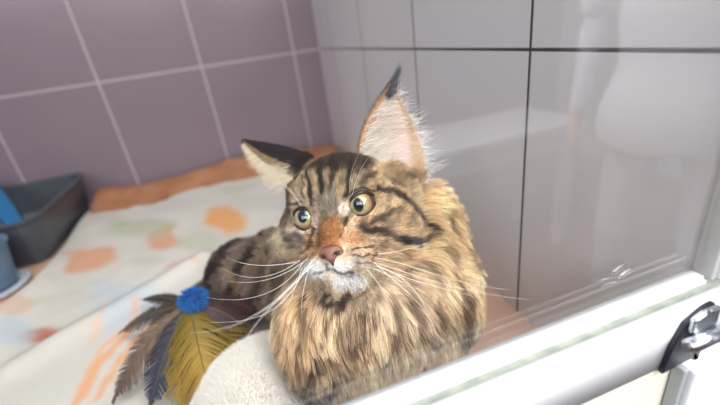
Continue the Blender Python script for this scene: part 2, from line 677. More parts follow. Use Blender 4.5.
# ------------------------------------------------------------------ blanket
def blanket():
    edge_px = [(98, 213), (122, 211), (148, 206), (172, 199), (184, 194), (208, 190), (232, 181), (252, 175), (272, 173), (300, 172), (330, 172)]
    far = np.array([on_z(x, y)[:2] for x, y in edge_px])
    xs = np.linspace(-0.465, 0.285, 170)
    fy = np.interp(xs, far[:, 0], far[:, 1])
    fy[xs < far[0, 0]] = far[0, 1] - (far[0, 0] - xs[xs < far[0, 0]]) * 2.2
    ragged = (vnoise(np.c_[xs, xs * 0, xs * 0], 22, 3) - .5) * 0.05 + (vnoise(np.c_[xs, xs * 0, xs * 0], 70, 4) - .5) * 0.018
    fy = fy + ragged
    # pull the right part back from the side wall so that the board shows
    xs2 = xs.copy()
    NY = 190
    V, C = [], []
    front = 0.16
    for j in range(NY):
        t = j / (NY - 1)
        for i, x in enumerate(xs):
            y = front + (fy[i] - front) * t
            V.append((x, y, 0))
    V = np.array(V)
    xr = 0.285 - 0.16 * sstep(0.62, 0.30, V[:, 1])
    V[:, 0] = np.where(V[:, 0] > -0.1, -0.1 + (V[:, 0] + 0.1) * (xr + 0.1) / 0.385, V[:, 0])
    V[:, 0] -= 0.30 * sstep(0.82, 0.45, V[:, 1]) * sstep(-0.15, -0.465, V[:, 0])
    P3 = np.c_[V[:, 0], V[:, 1], np.zeros(len(V))]
    ridge = (vnoise(np.c_[(V[:, 0] * 0.8 + V[:, 1] * 0.55), (V[:, 1] * .5 - V[:, 0]) * 0.35, V[:, 0] * 0], 11, 1) - .4)
    V[:, 2] = 0.007 + np.clip(ridge, 0, 1) * 0.020 + vnoise(P3, 40, 2) * 0.0025
    # fold line running toward the far corner
    a, b = on_z(20, 372)[:2], on_z(205, 262)[:2]
    ab = b - a
    t = np.clip(((V[:, :2] - a) @ ab) / (ab @ ab), 0, 1)
    dd = length(V[:, :2] - a - t[:, None] * ab)
    V[:, 2] += 0.012 * np.exp(-(dd / 0.022) ** 2)
    NX = len(xs)
    edge = np.zeros(len(V))
    col = np.tile(s2l((204, 199, 190)), (len(V), 1)) * (.86 + .28 * vnoise(np.c_[V[:, 0], V[:, 1], V[:, 0] * 0], 9, 14))[:, None]
    wob = np.c_[vnoise(P3, 14, 5) - .5, vnoise(P3, 14, 6) - .5]
    fine = vnoise(P3, 60, 8)

    def blot(px, py, rx, ry, c, s=0.9, ang=0.0, soft=0.35):
        nonlocal col
        pp = proj(np.c_[V[:, :2], np.zeros(len(V))])
        c0 = on_z(px, py)[:2]
        ex = on_z(px + rx, py)[:2] - c0
        ey = on_z(px, py + ry)[:2] - c0
        ca, sa = math.cos(ang), math.sin(ang)
        ax = ex * ca + ey * sa
        ay = -ex * sa + ey * ca
        A = np.linalg.inv(np.stack([ax, ay], 1))
        q = (V[:, :2] - c0 + wob * 0.05) @ A.T
        d = length(q) + (fine - .5) * 0.35
        k = s * sstep(1 + soft, 1 - soft, d)
        col = col * (1 - k[:, None]) + s2l(c) * k[:, None]
    OR, SG, BL, RU = (206, 150, 114), (178, 180, 158), (176, 190, 200), (176, 96, 74)
    for args in [(90, 262, 26, 12, OR, .85, -.3), (162, 241, 18, 10, OR, .85, -.3), (228, 222, 20, 14, (222, 158, 96), .9, -.3),
                 (138, 232, 34, 10, SG, .8, -.3), (200, 246, 26, 9, (184, 186, 166), .7, -.3), (38, 342, 20, 7, RU, .9, -.35),
                 (118, 306, 36, 22, BL, .65, -.3), (12, 335, 22, 16, BL, .7, 0), (62, 305, 30, 8, (196, 190, 176), .7, -.5),
                 (150, 262, 16, 5, SG, .5, -.3), (20, 310, 20, 10, (206, 160, 136), .5, 0), (185, 270, 18, 4, (214, 160, 130), .5, -.2),
                 (60, 395, 30, 10, (200, 198, 186), .6, 0), (70, 280, 20, 6, (200, 196, 182), .5, 0), (240, 192, 14, 4, SG, .4, 0),
                 (205, 300, 20, 12, OR, .5, 0), (280, 210, 14, 6, BL, .5, 0)]:
        blot(*args)
    # orange stalks
    def stroke(pts, w, c, s):
        nonlocal col
        q = np.array([on_z(*p)[:2] for p in pts])
        d = np.full(len(V), 9.)
        for i in range(len(q) - 1):
            ab = q[i + 1] - q[i]
            t = np.clip(((V[:, :2] - q[i]) @ ab) / (ab @ ab), 0, 1)
            d = np.minimum(d, length(V[:, :2] - q[i] - t[:, None] * ab))
        k = s * sstep(w * 1.4, w * 0.5, d + (fine - .5) * 0.006)
        col = col * (1 - k[:, None]) + s2l(c) * k[:, None]
    stroke([(78, 410), (100, 370), (132, 335), (150, 318)], .007, (222, 160, 116), .85)
    stroke([(98, 405), (118, 372), (140, 342), (160, 325)], .006, (222, 160, 116), .8)
    stroke([(88, 388), (108, 350), (138, 325)], .005, (222, 168, 128), .7)
    stroke([(96, 345), (106, 320), (108, 300)], .004, (226, 178, 140), .6)
    stroke([(130, 335), (137, 320), (138, 305)], .004, (226, 160, 120), .6)
    F = []
    for j in range(NY - 1):
        for i in range(NX - 1):
            a = j * NX + i
            F.append((a, a + 1, a + NX + 1, a + NX))
    o = mesh_from('blanket', V, F, None, None, True, col)
    m = attr_mat('fleece', rough=0.95, spec=0.1)
    o.data.materials.append(m)
    md = o.modifiers.new('thickness', 'SOLIDIFY')
    md.thickness = 0.006
    md.offset = -1
    tag(o, 'cream fleece blanket with orange, sage and pale blue patches under the cat', 'blanket')
    return o


BLK = blanket()

def far_roll():
    top = [(96, 189), (120, 189), (143, 186), (180, 177), (232, 160), (262, 153), (300, 150), (335, 146)]
    W = np.array([on_y(x, y, 1.262) for x, y in top])
    xs = np.linspace(-0.452, 0.283, 120)
    h = np.maximum(np.interp(xs, W[:, 0], W[:, 2]), 0.012) + (vnoise(np.c_[xs, xs * 0, xs * 0], 30, 9) - .5) * .006
    V = []
    NJ = 26
    for j in range(NJ):
        t = j / (NJ - 1)
        for i, x in enumerate(xs):
            y = 1.276 - t * (.17 + .03 * math.sin(x * 9))
            z = h[i] * (1 - sstep(.12, 1.0, t)) ** 1.2 + .0035
            if j == 0:
                z = .0035
            V.append((x, y, z + .002 * math.sin(x * 60 + t * 5)))
    V = np.array(V)
    F = [(j * 120 + i + 1, j * 120 + i, (j + 1) * 120 + i, (j + 1) * 120 + i + 1) for j in range(NJ - 1) for i in range(119)]
    o = mesh_from('folded_towel', V, F, noisy(principled('tan_orange_towel', (166, 116, 84), 0.95, spec=0.1), (156, 106, 76), (178, 128, 96), 14, .4, 180))
    md = o.modifiers.new('thickness', 'SOLIDIFY')
    md.thickness = .003
    md.offset = -1
    tag(o, 'tan orange towel bunched along the foot of the mauve tiled wall', 'towel')


far_roll()

# ------------------------------------------------------------------ litter tray, tub and scoop
def tray(name, x0, x1, y0, y1, h, flare, t, mat, parent, z0=0.002, corner=0.03, rim=0.006):
    """open box with rounded corners, flaring walls, a rolled rim"""
    def ring(ex, z, cr):
        pts = []
        X0, X1, Y0, Y1 = x0 - ex, x1 + ex, y0 - ex, y1 + ex
        for cx, cy, a0 in ((X1 - cr, Y1 - cr, 0), (X0 + cr, Y1 - cr, 90), (X0 + cr, Y0 + cr, 180), (X1 - cr, Y0 + cr, 270)):
            for k in range(7):
                a = math.radians(a0 + 15 * k)
                pts.append((cx + cr * math.cos(a), cy + cr * math.sin(a), z))
        return pts
    rings = [ring(-0.004, z0, corner), ring(0, z0 + 0.003, corner), ring(flare, z0 + h - rim, corner + flare), ring(flare + rim, z0 + h - rim, corner + flare + rim),
             ring(flare + rim, z0 + h, corner + flare + rim), ring(flare - t * .5, z0 + h, corner + flare), ring(flare - t, z0 + h - 0.003, corner + flare),
             ring(-t, z0 + 0.006, corner)]
    V = [p for r in rings for p in r]
    n = 28
    F = []
    for k in range(len(rings) - 1):
        for i in range(n):
            F.append((k * n + i, k * n + (i + 1) % n, (k + 1) * n + (i + 1) % n, (k + 1) * n + i))
    F.append(tuple(range(n))[::-1])
    F.append(tuple((len(rings) - 1) * n + i for i in range(n)))
    return mesh_from(name, V, F, mat, parent, False)


m_tray = noisy(principled('dark_plastic', (62, 66, 74), 0.35), (58, 60, 66), (72, 78, 88), 4)
lt = empty('litter_tray', (-0.78, 1.0, 0))
tag(lt, 'dark grey plastic litter tray in the corner by the mauve wall', 'litter tray')
tray('basin', -1.02, -0.478, 0.92, 1.245, 0.107, 0.015, 0.004, m_tray, lt)
bm_obj('litter', box_bm((-1.01, 0.93, 0.009), (-0.488, 1.235, 0.030), 0.004), noisy(principled('grey_litter', (104, 104, 104), 0.95), (84, 86, 88), (134, 132, 128), 160, 0.8, 220), lt)

m_blue = principled('blue_plastic', (30, 104, 152), 0.3)
m_tub = principled('smoky_blue_plastic', (92, 118, 146), 0.25)
tb = empty('plastic_tub', (-0.62, 0.85, 0.0))
tag(tb, 'slate blue plastic tub with pale rim standing before the dark tray', 'tub')
tray('bowl', -0.78, -0.500, 0.79, 0.877, 0.088, 0.012, 0.003, m_tub, tb, 0.012, 0.045, 0.004)
tray('base_rim', -0.795, -0.488, 0.778, 0.887, 0.010, 0.002, 0.003, principled('pale_plastic', (196, 204, 214), 0.35), tb, 0.002, 0.05, 0.003)

sc_ = empty('litter_scoop', (-0.63, 0.86, 0.1))
tag(sc_, 'bright blue plastic scoop leaning across the dark tray', 'scoop')
a, b = at(-14, 180, 1.02), at(26, 240, 0.90)
dv_ = (b - a)
nb = np.cross(dv_, (0, 0, 1.))
nb /= np.linalg.norm(nb)
V, F = [], []
for k, t in enumerate(np.linspace(0, 1, 12)):
    p = a + dv_ * t
    wd = 0.016 + 0.006 * math.sin(t * 3.1)
    for sgn, dz in ((-1, 0), (-.6, .006), (.6, .006), (1, 0), (.6, -.003), (-.6, -.003)):
        V.append(p + nb * wd * sgn + np.array([0, 0, dz]))
for k in range(11):
    for i in range(6):
        F.append((k * 6 + i, k * 6 + (i + 1) % 6, k * 6 + 6 + (i + 1) % 6, k * 6 + 6 + i))
F += [tuple(range(6))[::-1], tuple(66 + i for i in range(6))]
mesh_from('handle', V, F, m_blue, sc_)
# slotted head of the scoop, lying in the tray
bm = bmesh.new()
for i in range(7):
    bm = box_bm((-0.012 + i * 0.013, -0.045, 0), (-0.006 + i * 0.013, 0.045, 0.003), 0, 2, bm)
for yy in (-0.045, 0.04):
    bm = box_bm((-0.012, yy, 0), (0.072, yy + 0.006, 0.014), 0, 2, bm)
hd = bm_obj('scoop_head', bm, m_blue, None)
hd.matrix_world = Matrix.Translation(Vector(a) + Vector((-0.07, 0.0, 0.0))) @ Matrix.Rotation(0.35, 4, 'Z') @ Matrix.Rotation(0.3, 4, 'Y')
hd.parent = sc_
hd.matrix_parent_inverse = sc_.matrix_basis.inverted()

# ------------------------------------------------------------------ white plush cushion
m_fur = attr_mat('soft_fibre', rough=0.65, spec=0.15)


def fuzz(name, V, F, N, L, col, parent, rad=0.00025, jitter=.6, var=.08, down=0.0, K=4):
    V = np.asarray(V)
    F = np.asarray(F)
    T = np.concatenate([F[:, [0, 1, 2]], F[:, [0, 2, 3]]])
    e1, e2 = V[T[:, 1]] - V[T[:, 0]], V[T[:, 2]] - V[T[:, 0]]
    cr = np.cross(e1, e2)
    ar = length(cr)
    nn = cr / (ar[:, None] + 1e-12)
    ti = rng.choice(len(T), N, p=ar / ar.sum())
    u, v = rng.random(N), rng.random(N)
    fl = u + v > 1
    u[fl], v[fl] = 1 - u[fl], 1 - v[fl]
    p = V[T[ti, 0]] + e1[ti] * u[:, None] + e2[ti] * v[:, None]
    d = nn[ti] + rng.normal(0, jitter, (N, 3)) * .6 + np.array([0, 0, -down])
    d /= length(d)[:, None]
    ln = L * rng.uniform(.6, 1.2, N)
    ts = np.linspace(0, 1, K)
    P = p[:, None] + d[:, None] * ln[:, None, None] * ts[None, :, None]
    P[..., 2] = np.maximum(P[..., 2] - (ts ** 2)[None] * ln[:, None] * .25, 0.003)
    r = np.tile(rad * (1 - .8 * ts), (N, 1))
    c = np.tile(s2l(col), (N, K, 1)) * rng.uniform(1 - var, 1 + var, N)[:, None, None]
    return hair_curves(name, P, r, c, m_fur, parent)


cc = at(252, 400, 0.40)
cc[2] = 0.045


def f_cush(P):
    d = sd_ell(P, cc, (0.052, 0.07, 0.040))
    d = smin(d, sd_ell(P, cc + np.array([-0.03, -0.035, -0.012]), (0.05, 0.045, 0.030)), 0.03)
    d = smin(d, sd_ell(P, cc + np.array([0.03, 0.035, -0.008]), (0.035, 0.045, 0.03)), 0.03)
    return np.maximum(d, 0.008 - P[..., 2])


V, F = surface_nets(f_cush, cc - 0.12, cc + 0.12, 0.004)
cu_ = mesh_from('plush_cushion', V, F, noisy(principled('white_plush', (226, 222, 214), 0.95, spec=0.1), (222, 218, 210), (232, 229, 222), 20))
tag(cu_, 'small off-white plush cushion lying against the front of the cat', 'cushion')
fz = fuzz('pile', V, F, 30000, 0.007, (240, 236, 228), cu_, rad=0.00016, var=.0, jitter=.35)
tag(fz, kind='stuff')

# ------------------------------------------------------------------ feather toy
toy = empty('feather_toy', at(189, 305, 0.46))
tag(toy, 'cat toy of yellow and dark feathers tied with a blue pompon', 'cat toy')


def feather(p0, p1, bend, width, col, tipcol, nrm, name='feather', dark_edge=0.0):
    """a quill with two vanes of barbs, mesh strips"""
    p0, p1 = np.asarray(p0), np.asarray(p1)
    axis = p1 - p0
    L = np.linalg.norm(axis)
    mid = (p0 + p1) / 2 + np.asarray(bend)
    C = bez([p0, mid, p1], 60)
    nrm = np.asarray(nrm, float)
    nrm /= np.linalg.norm(nrm)
    V, F, Cc = [], [], []
    for side in (-1, 1):
        for i in range(2, 59):
            t = i / 59
            tg = C[min(i + 1, 59)] - C[i - 1]
            tg /= np.linalg.norm(tg)
            sd = np.cross(tg, nrm)
            sd /= np.linalg.norm(sd)
            wd = width * (math.sin(math.pi * min(1, t * 1.08) ** 0.75) ** 0.7 if t * 1.08 < 1 else 0.12) * random.uniform(.85, 1.05)
            wd = max(wd, width * .12)
            jit = random.uniform(-.12, .12)
            hw = L / 59 * 0.85
            d1 = sd * side * .85 + tg * (0.55 + jit) + nrm * random.uniform(-.08, .08)
            base = len(V)
            shade = random.uniform(.8, 1.15)
            for k, s in enumerate((0, .35, .7, 1.0)):
                q = C[i] + d1 * wd * s - nrm * (side * side) * wd * .28 * s * s + tg * wd * .25 * s * s
                h = hw * (1 - .6 * s)
                V += [q - tg * h, q + tg * h]
                c = s2l(col) * (1 - t) + s2l(tipcol) * t
                c = c * shade * (1 - dark_edge * s)
                Cc += [c, c]
            for k in range(3):
                b_ = base + 2 * k
                F.append((b_, b_ + 1, b_ + 3, b_ + 2))
    # quill
    nq = 6
    for i in range(0, 60, 3):
        tg = C[min(i + 1, 59)] - C[max(i - 1, 0)]
        tg /= np.linalg.norm(tg)
        sd = np.cross(tg, nrm)
        sd /= np.linalg.norm(sd)
        up = np.cross(sd, tg)
        rr = 0.0012 * (1 - .75 * i / 59)
        for k in range(nq):
            an = 2 * math.pi * k / nq
            V.append(C[i] + (sd * math.cos(an) + up * math.sin(an)) * rr)
            Cc.append(s2l((96, 84, 50)))
    nb_ = len(V) - 20 * nq
    for i in range(19):
        for k in range(nq):
            F.append((nb_ + i * nq + k, nb_ + i * nq + (k + 1) % nq, nb_ + (i + 1) * nq + (k + 1) % nq, nb_ + (i + 1) * nq + k))
    o = mesh_from(name, V, F, m_feather, toy, True, np.array(Cc))
    return o


m_feather = attr_mat('feather_barbs', rough=0.55, spec=0.3)
knot = at(189, 303, 0.46)
YEL, OLV, DRK, PLM, NVY, OCH = (182, 142, 44), (88, 78, 18), (44, 38, 40), (62, 40, 46), (34, 42, 66), (196, 158, 84)


def fpt(px, py, z):
    return on_z(px, py, z)


up = CPOS - knot
for (px, py, z, wd, c0, c1, bend, de) in [
        (238, 362, .034, .046, OLV, (140, 112, 34), (0, 0, .014), 0),
        (214, 408, .026, .050, (86, 76, 18), (178, 138, 44), (0, 0, .024), 0),
        (182, 412, .018, .036, (104, 88, 26), (184, 146, 62), (0, 0, .022), 0),
        (160, 372, .022, .026, (150, 124, 60), OCH, (-.01, 0, .015), 0),
        (118, 334, .022, .020, (52, 46, 46), (92, 84, 78), (0, .01, .014), 0),
        (140, 300, .026, .014, DRK, (60, 56, 54), (0, .01, .012), 0),
        (252, 336, .044, .026, PLM, (50, 34, 38), (.01, 0, .022), 0),
        (262, 314, .044, .020, (52, 38, 40), (72, 50, 48), (.01, 0, .022), 0),
        (212, 276, .050, .018, DRK, (70, 50, 40), (0, .01, .01), 0),
        (112, 404, .018, .026, (120, 100, 84), (86, 70, 66), (-.01, 0, .022), 0),
        (148, 414, .022, .026, (60, 58, 60), NVY, (0, 0, .022), 0),
        (138, 352, .022, .022, (190, 150, 90), OCH, (-.01, 0, .014), 0)]:
    e = fpt(px, py, z)
    feather(knot + np.array([0, 0, -.004]), e, bend, wd, c0, c1, (up + np.array([0, 0, .6]) + rng.normal(0, .08, 3)), dark_edge=de)

# pompon: many short tinsel fibres around a small core
pc = knot + np.array([0, 0, .004])


def f_pom(P):
    return sd_ell(P, pc + np.array([.006, 0, 0]), (0.012, 0.009, 0.010))


V, F = surface_nets(f_pom, pc - 0.02, pc + 0.02, 0.002)
pom = mesh_from('pompon', V, F, principled('royal_blue_yarn', (24, 74, 160), 0.7), toy)
tag(fuzz('yarn_fibre', V, F, 1500, 0.008, (40, 104, 172), pom, 0.0005, .8, .45), kind='stuff')

# ------------------------------------------------------------------ the cat
HO = at(348.4, 214.4, 0.3688)
hs = RC @ np.array([0.9335194, 0.24139031, 0.26508914])
hu = RC @ np.array([-0.22409119, 0.97000997, -0.09414769])
hf = RC @ np.array([-0.27986545, 0.02848456, 0.95961657])
HM = np.stack([hs, hf, hu], 1)        # local (side, forward, up) -> world


def hw(*q):
    return HO + HM @ np.array(q, float)


EYE = [np.array([-0.0258, 0.0385, 0.003]), np.array([0.0258, 0.0385, 0.003])]
EYR = 0.0118


def f_head(q):
    d = sd_ell(q, (0, -0.006, 0.004), (0.053, 0.056, 0.047))
    d = smin(d, sd_ell(q, (0, 0.020, 0.020), (0.036, 0.030, 0.024)), 0.02)            # forehead
    for s in (-1, 1):
        d = smin(d, sd_ell(q, (s * 0.034, 0.014, -0.022), (0.026, 0.030, 0.026)), 0.02)   # cheek
        d = smin(d, sd_ell(q, (s * 0.0120, 0.055, -0.0425), (0.0150, 0.0140, 0.0115)), 0.010)   # whisker pad
        d = smin(d, sd_ell(q, (s * 0.024, 0.034, 0.016), (0.014, 0.010, 0.006)), 0.008)  # brow
    d = smin(d, sd_cap(q, (0, 0.032, 0.008), (0, 0.0575, -0.027), 0.0135, 0.0100), 0.012)      # bridge
    d = smin(d, sd_ell(q, (0, 0.049, -0.0595), (0.0150, 0.0135, 0.0110)), 0.008)            # chin
    d = smin(d, sd_ell(q, (0, 0.030, -0.048), (0.028, 0.028, 0.018)), 0.014)                # jaw
    for e in EYE:                                                                          # eye sockets
        d = -smin(-d, length(q - e) - EYR * 0.97, 0.003)
    d = smin(d, sd_ell(q, (0.033, -0.028, 0.016), (0.026, 0.024, 0.022)), 0.015)
    d = smin(d, sd_ell(q, (-0.032, -0.012, 0.028), (0.024, 0.024, 0.022)), 0.015)
    d = smin(d, sd_ell(q, (-0.048, -0.002, -0.014), (0.022, 0.028, 0.030)), 0.015)
    m = sd_cap(q, (-0.016, 0.062, -0.0530), (0.0, 0.070, -0.0510), 0.0012, 0.0014)
    m = np.minimum(m, sd_cap(q, (0.016, 0.062, -0.0530), (0.0, 0.070, -0.0510), 0.0012, 0.0014))
    m = np.minimum(m, sd_cap(q, (0.0, 0.071, -0.038), (0.0, 0.070, -0.0510), 0.0008, 0.0010))
    d = -smin(-d, m, 0.0016)
    return d


CH = at(382, 318, 0.40)
CH[2] = max(CH[2], 0.095)
TORS = np.array([0.000, 0.50, 0.070])
HAUN = np.array([-0.052, 0.540, 0.058])


def f_cat(P):
    q = (P - HO) @ HM
    dh = f_head(q)
    db = sd_cap(P, hw(0.0, -0.035, -0.02), CH + np.array([0, 0.03, 0.02]), 0.048, 0.066)
    db = smin(db, sd_ell(P, CH, (0.082, 0.066, 0.086)), 0.04)
    db = smin(db, sd_ell(P, at(436, 288, 0.43), (0.036, 0.044, 0.058)), 0.04)
    db = smin(db, sd_ell(P, at(424, 226, 0.43), (0.032, 0.034, 0.046)), 0.03)        # shoulder by the wall
    db = smin(db, sd_ell(P, at(330, 330, 0.38), (0.044, 0.040, 0.056)), 0.03)        # other shoulder
    db = smin(db, sd_cap(P, CH + np.array([-0.01, 0.08, -0.01]), TORS, 0.074, 0.060), 0.04)
    db = smin(db, sd_ell(P, HAUN, (0.056, 0.070, 0.046)), 0.03)
    db = smin(db, sd_cap(P, CH + np.array([-0.045, 0.0, -0.065]), (-0.005, 0.275, 0.020), 0.028, 0.020), 0.015)   # folded fore legs
    db = smin(db, sd_cap(P, CH + np.array([0.05, 0.0, -0.065]), (0.115, 0.215, 0.020), 0.028, 0.020), 0.015)
    db = smin(db, sd_ell(P, (-0.012, 0.262, 0.018), (0.020, 0.026, 0.014)), 0.008)
    db = smin(db, sd_cap(P, HAUN + np.array([-0.03, 0.02, -0.025]), (-0.115, 0.44, 0.030), 0.032, 0.022), 0.02)   # tail curling forward
    db = smin(db, sd_cap(P, (-0.115, 0.44, 0.030), (-0.075, 0.37, 0.026), 0.022, 0.014), 0.012)
    d = smin(dh, db, 0.018)
    return np.maximum(d, 0.012 - P[..., 2])


V, F = surface_nets(f_cat, (-0.20, 0.16, -0.005), (0.285, 0.66, 0.32), 0.0024)
catV, catF = V, F

# --- coat colours, in the places the markings have on the animal ---
GOLD = (212, 184, 150)


def seg_dist(pp, pts):
    d = np.full(len(pp), 1e9)
    pts = np.asarray(pts, float)
    for i in range(len(pts) - 1):
        ab = pts[i + 1] - pts[i]
        t = np.clip(((pp - pts[i]) @ ab) / (ab @ ab), 0, 1)
        d = np.minimum(d, length(pp - pts[i] - t[:, None] * ab))
    return d


AREAS = [  # cx, cy, rx, ry, colour, strength, softness
    (225, 270, 60, 60, (108, 92, 80), 1, .25), (262, 215, 30, 48, (104, 90, 80), 1, .25), (262, 270, 24, 34, (128, 106, 86), .8, .4),
    (300, 330, 20, 40, (196, 152, 106), .8, .4),
    (430, 230, 50, 50, (206, 172, 128), 1, .4), (455, 290, 36, 40, (206, 174, 134), .8, .4),
    (380, 320, 60, 50, (218, 188, 152), .6, .4), (330, 350, 60, 40, (206, 172, 132), .7, .4),
    (330, 186, 56, 32, (150, 128, 100), 1, .25), (395, 192, 26, 20, (178, 148, 110), .9, .35), (398, 172, 26, 10, (178, 146, 106), .9, .4),
    (330, 202, 14, 16, (152, 138, 120), .8, .4),
    (290, 238, 26, 30, (150, 130, 108), 1, .3), (284, 236, 14, 20, (176, 156, 124), .5, .5), (296, 236, 14, 10, (96, 82, 76), .75, .5),
    (400, 225, 34, 16, (178, 146, 108), .8, .4), (376, 226, 20, 10, (128, 104, 82), .75, .5),
    (372, 250, 24, 14, (212, 176, 140), .9, .4), (400, 258, 24, 14, (208, 166, 122), .7, .5),
    (312, 246, 9, 12, (186, 134, 92), .8, .4), (298, 258, 12, 7, (190, 158, 120), .8, .4),
    (330, 235, 13, 18, (150, 98, 58), 1, .3), (352, 238, 14, 9, (190, 138, 94), .75, .5), (333, 222, 10, 8, (150, 106, 70), .7, .5),
    (314, 270, 14, 10, (218, 212, 204), 1, .35), (338, 266, 13, 7, (214, 208, 202), 1, .35), (356, 264, 14, 6, (214, 196, 174), .8, .5), (348, 282, 18, 10, (214, 206, 196), 1, .35),
    (344, 208, 5, 9, (236, 214, 190), 1, .4), (368, 222, 16, 4.5, (222, 186, 142), .8, .5), (341, 195, 4, 9, (184, 156, 116), .8, .5),
    (297, 230, 12, 4, (206, 180, 152), .8, .5), (316, 221, 3, 10, (184, 156, 140), .8, .5), (300, 203, 14, 3.5, (180, 156, 134), .7, .5),
    (277, 240, 6, 7, (206, 186, 148), .8, .5), (283, 253, 7, 5, (206, 180, 140), .7, .5), (392, 204, 12, 4, (206, 172, 128), .7, .5),
    (300, 398, 30, 14, (92, 84, 78), .8, .4),
    (326, 160, 42, 12, (48, 40, 34), .95, .35), (356, 160, 18, 10, (60, 50, 42), .85, .4),
]
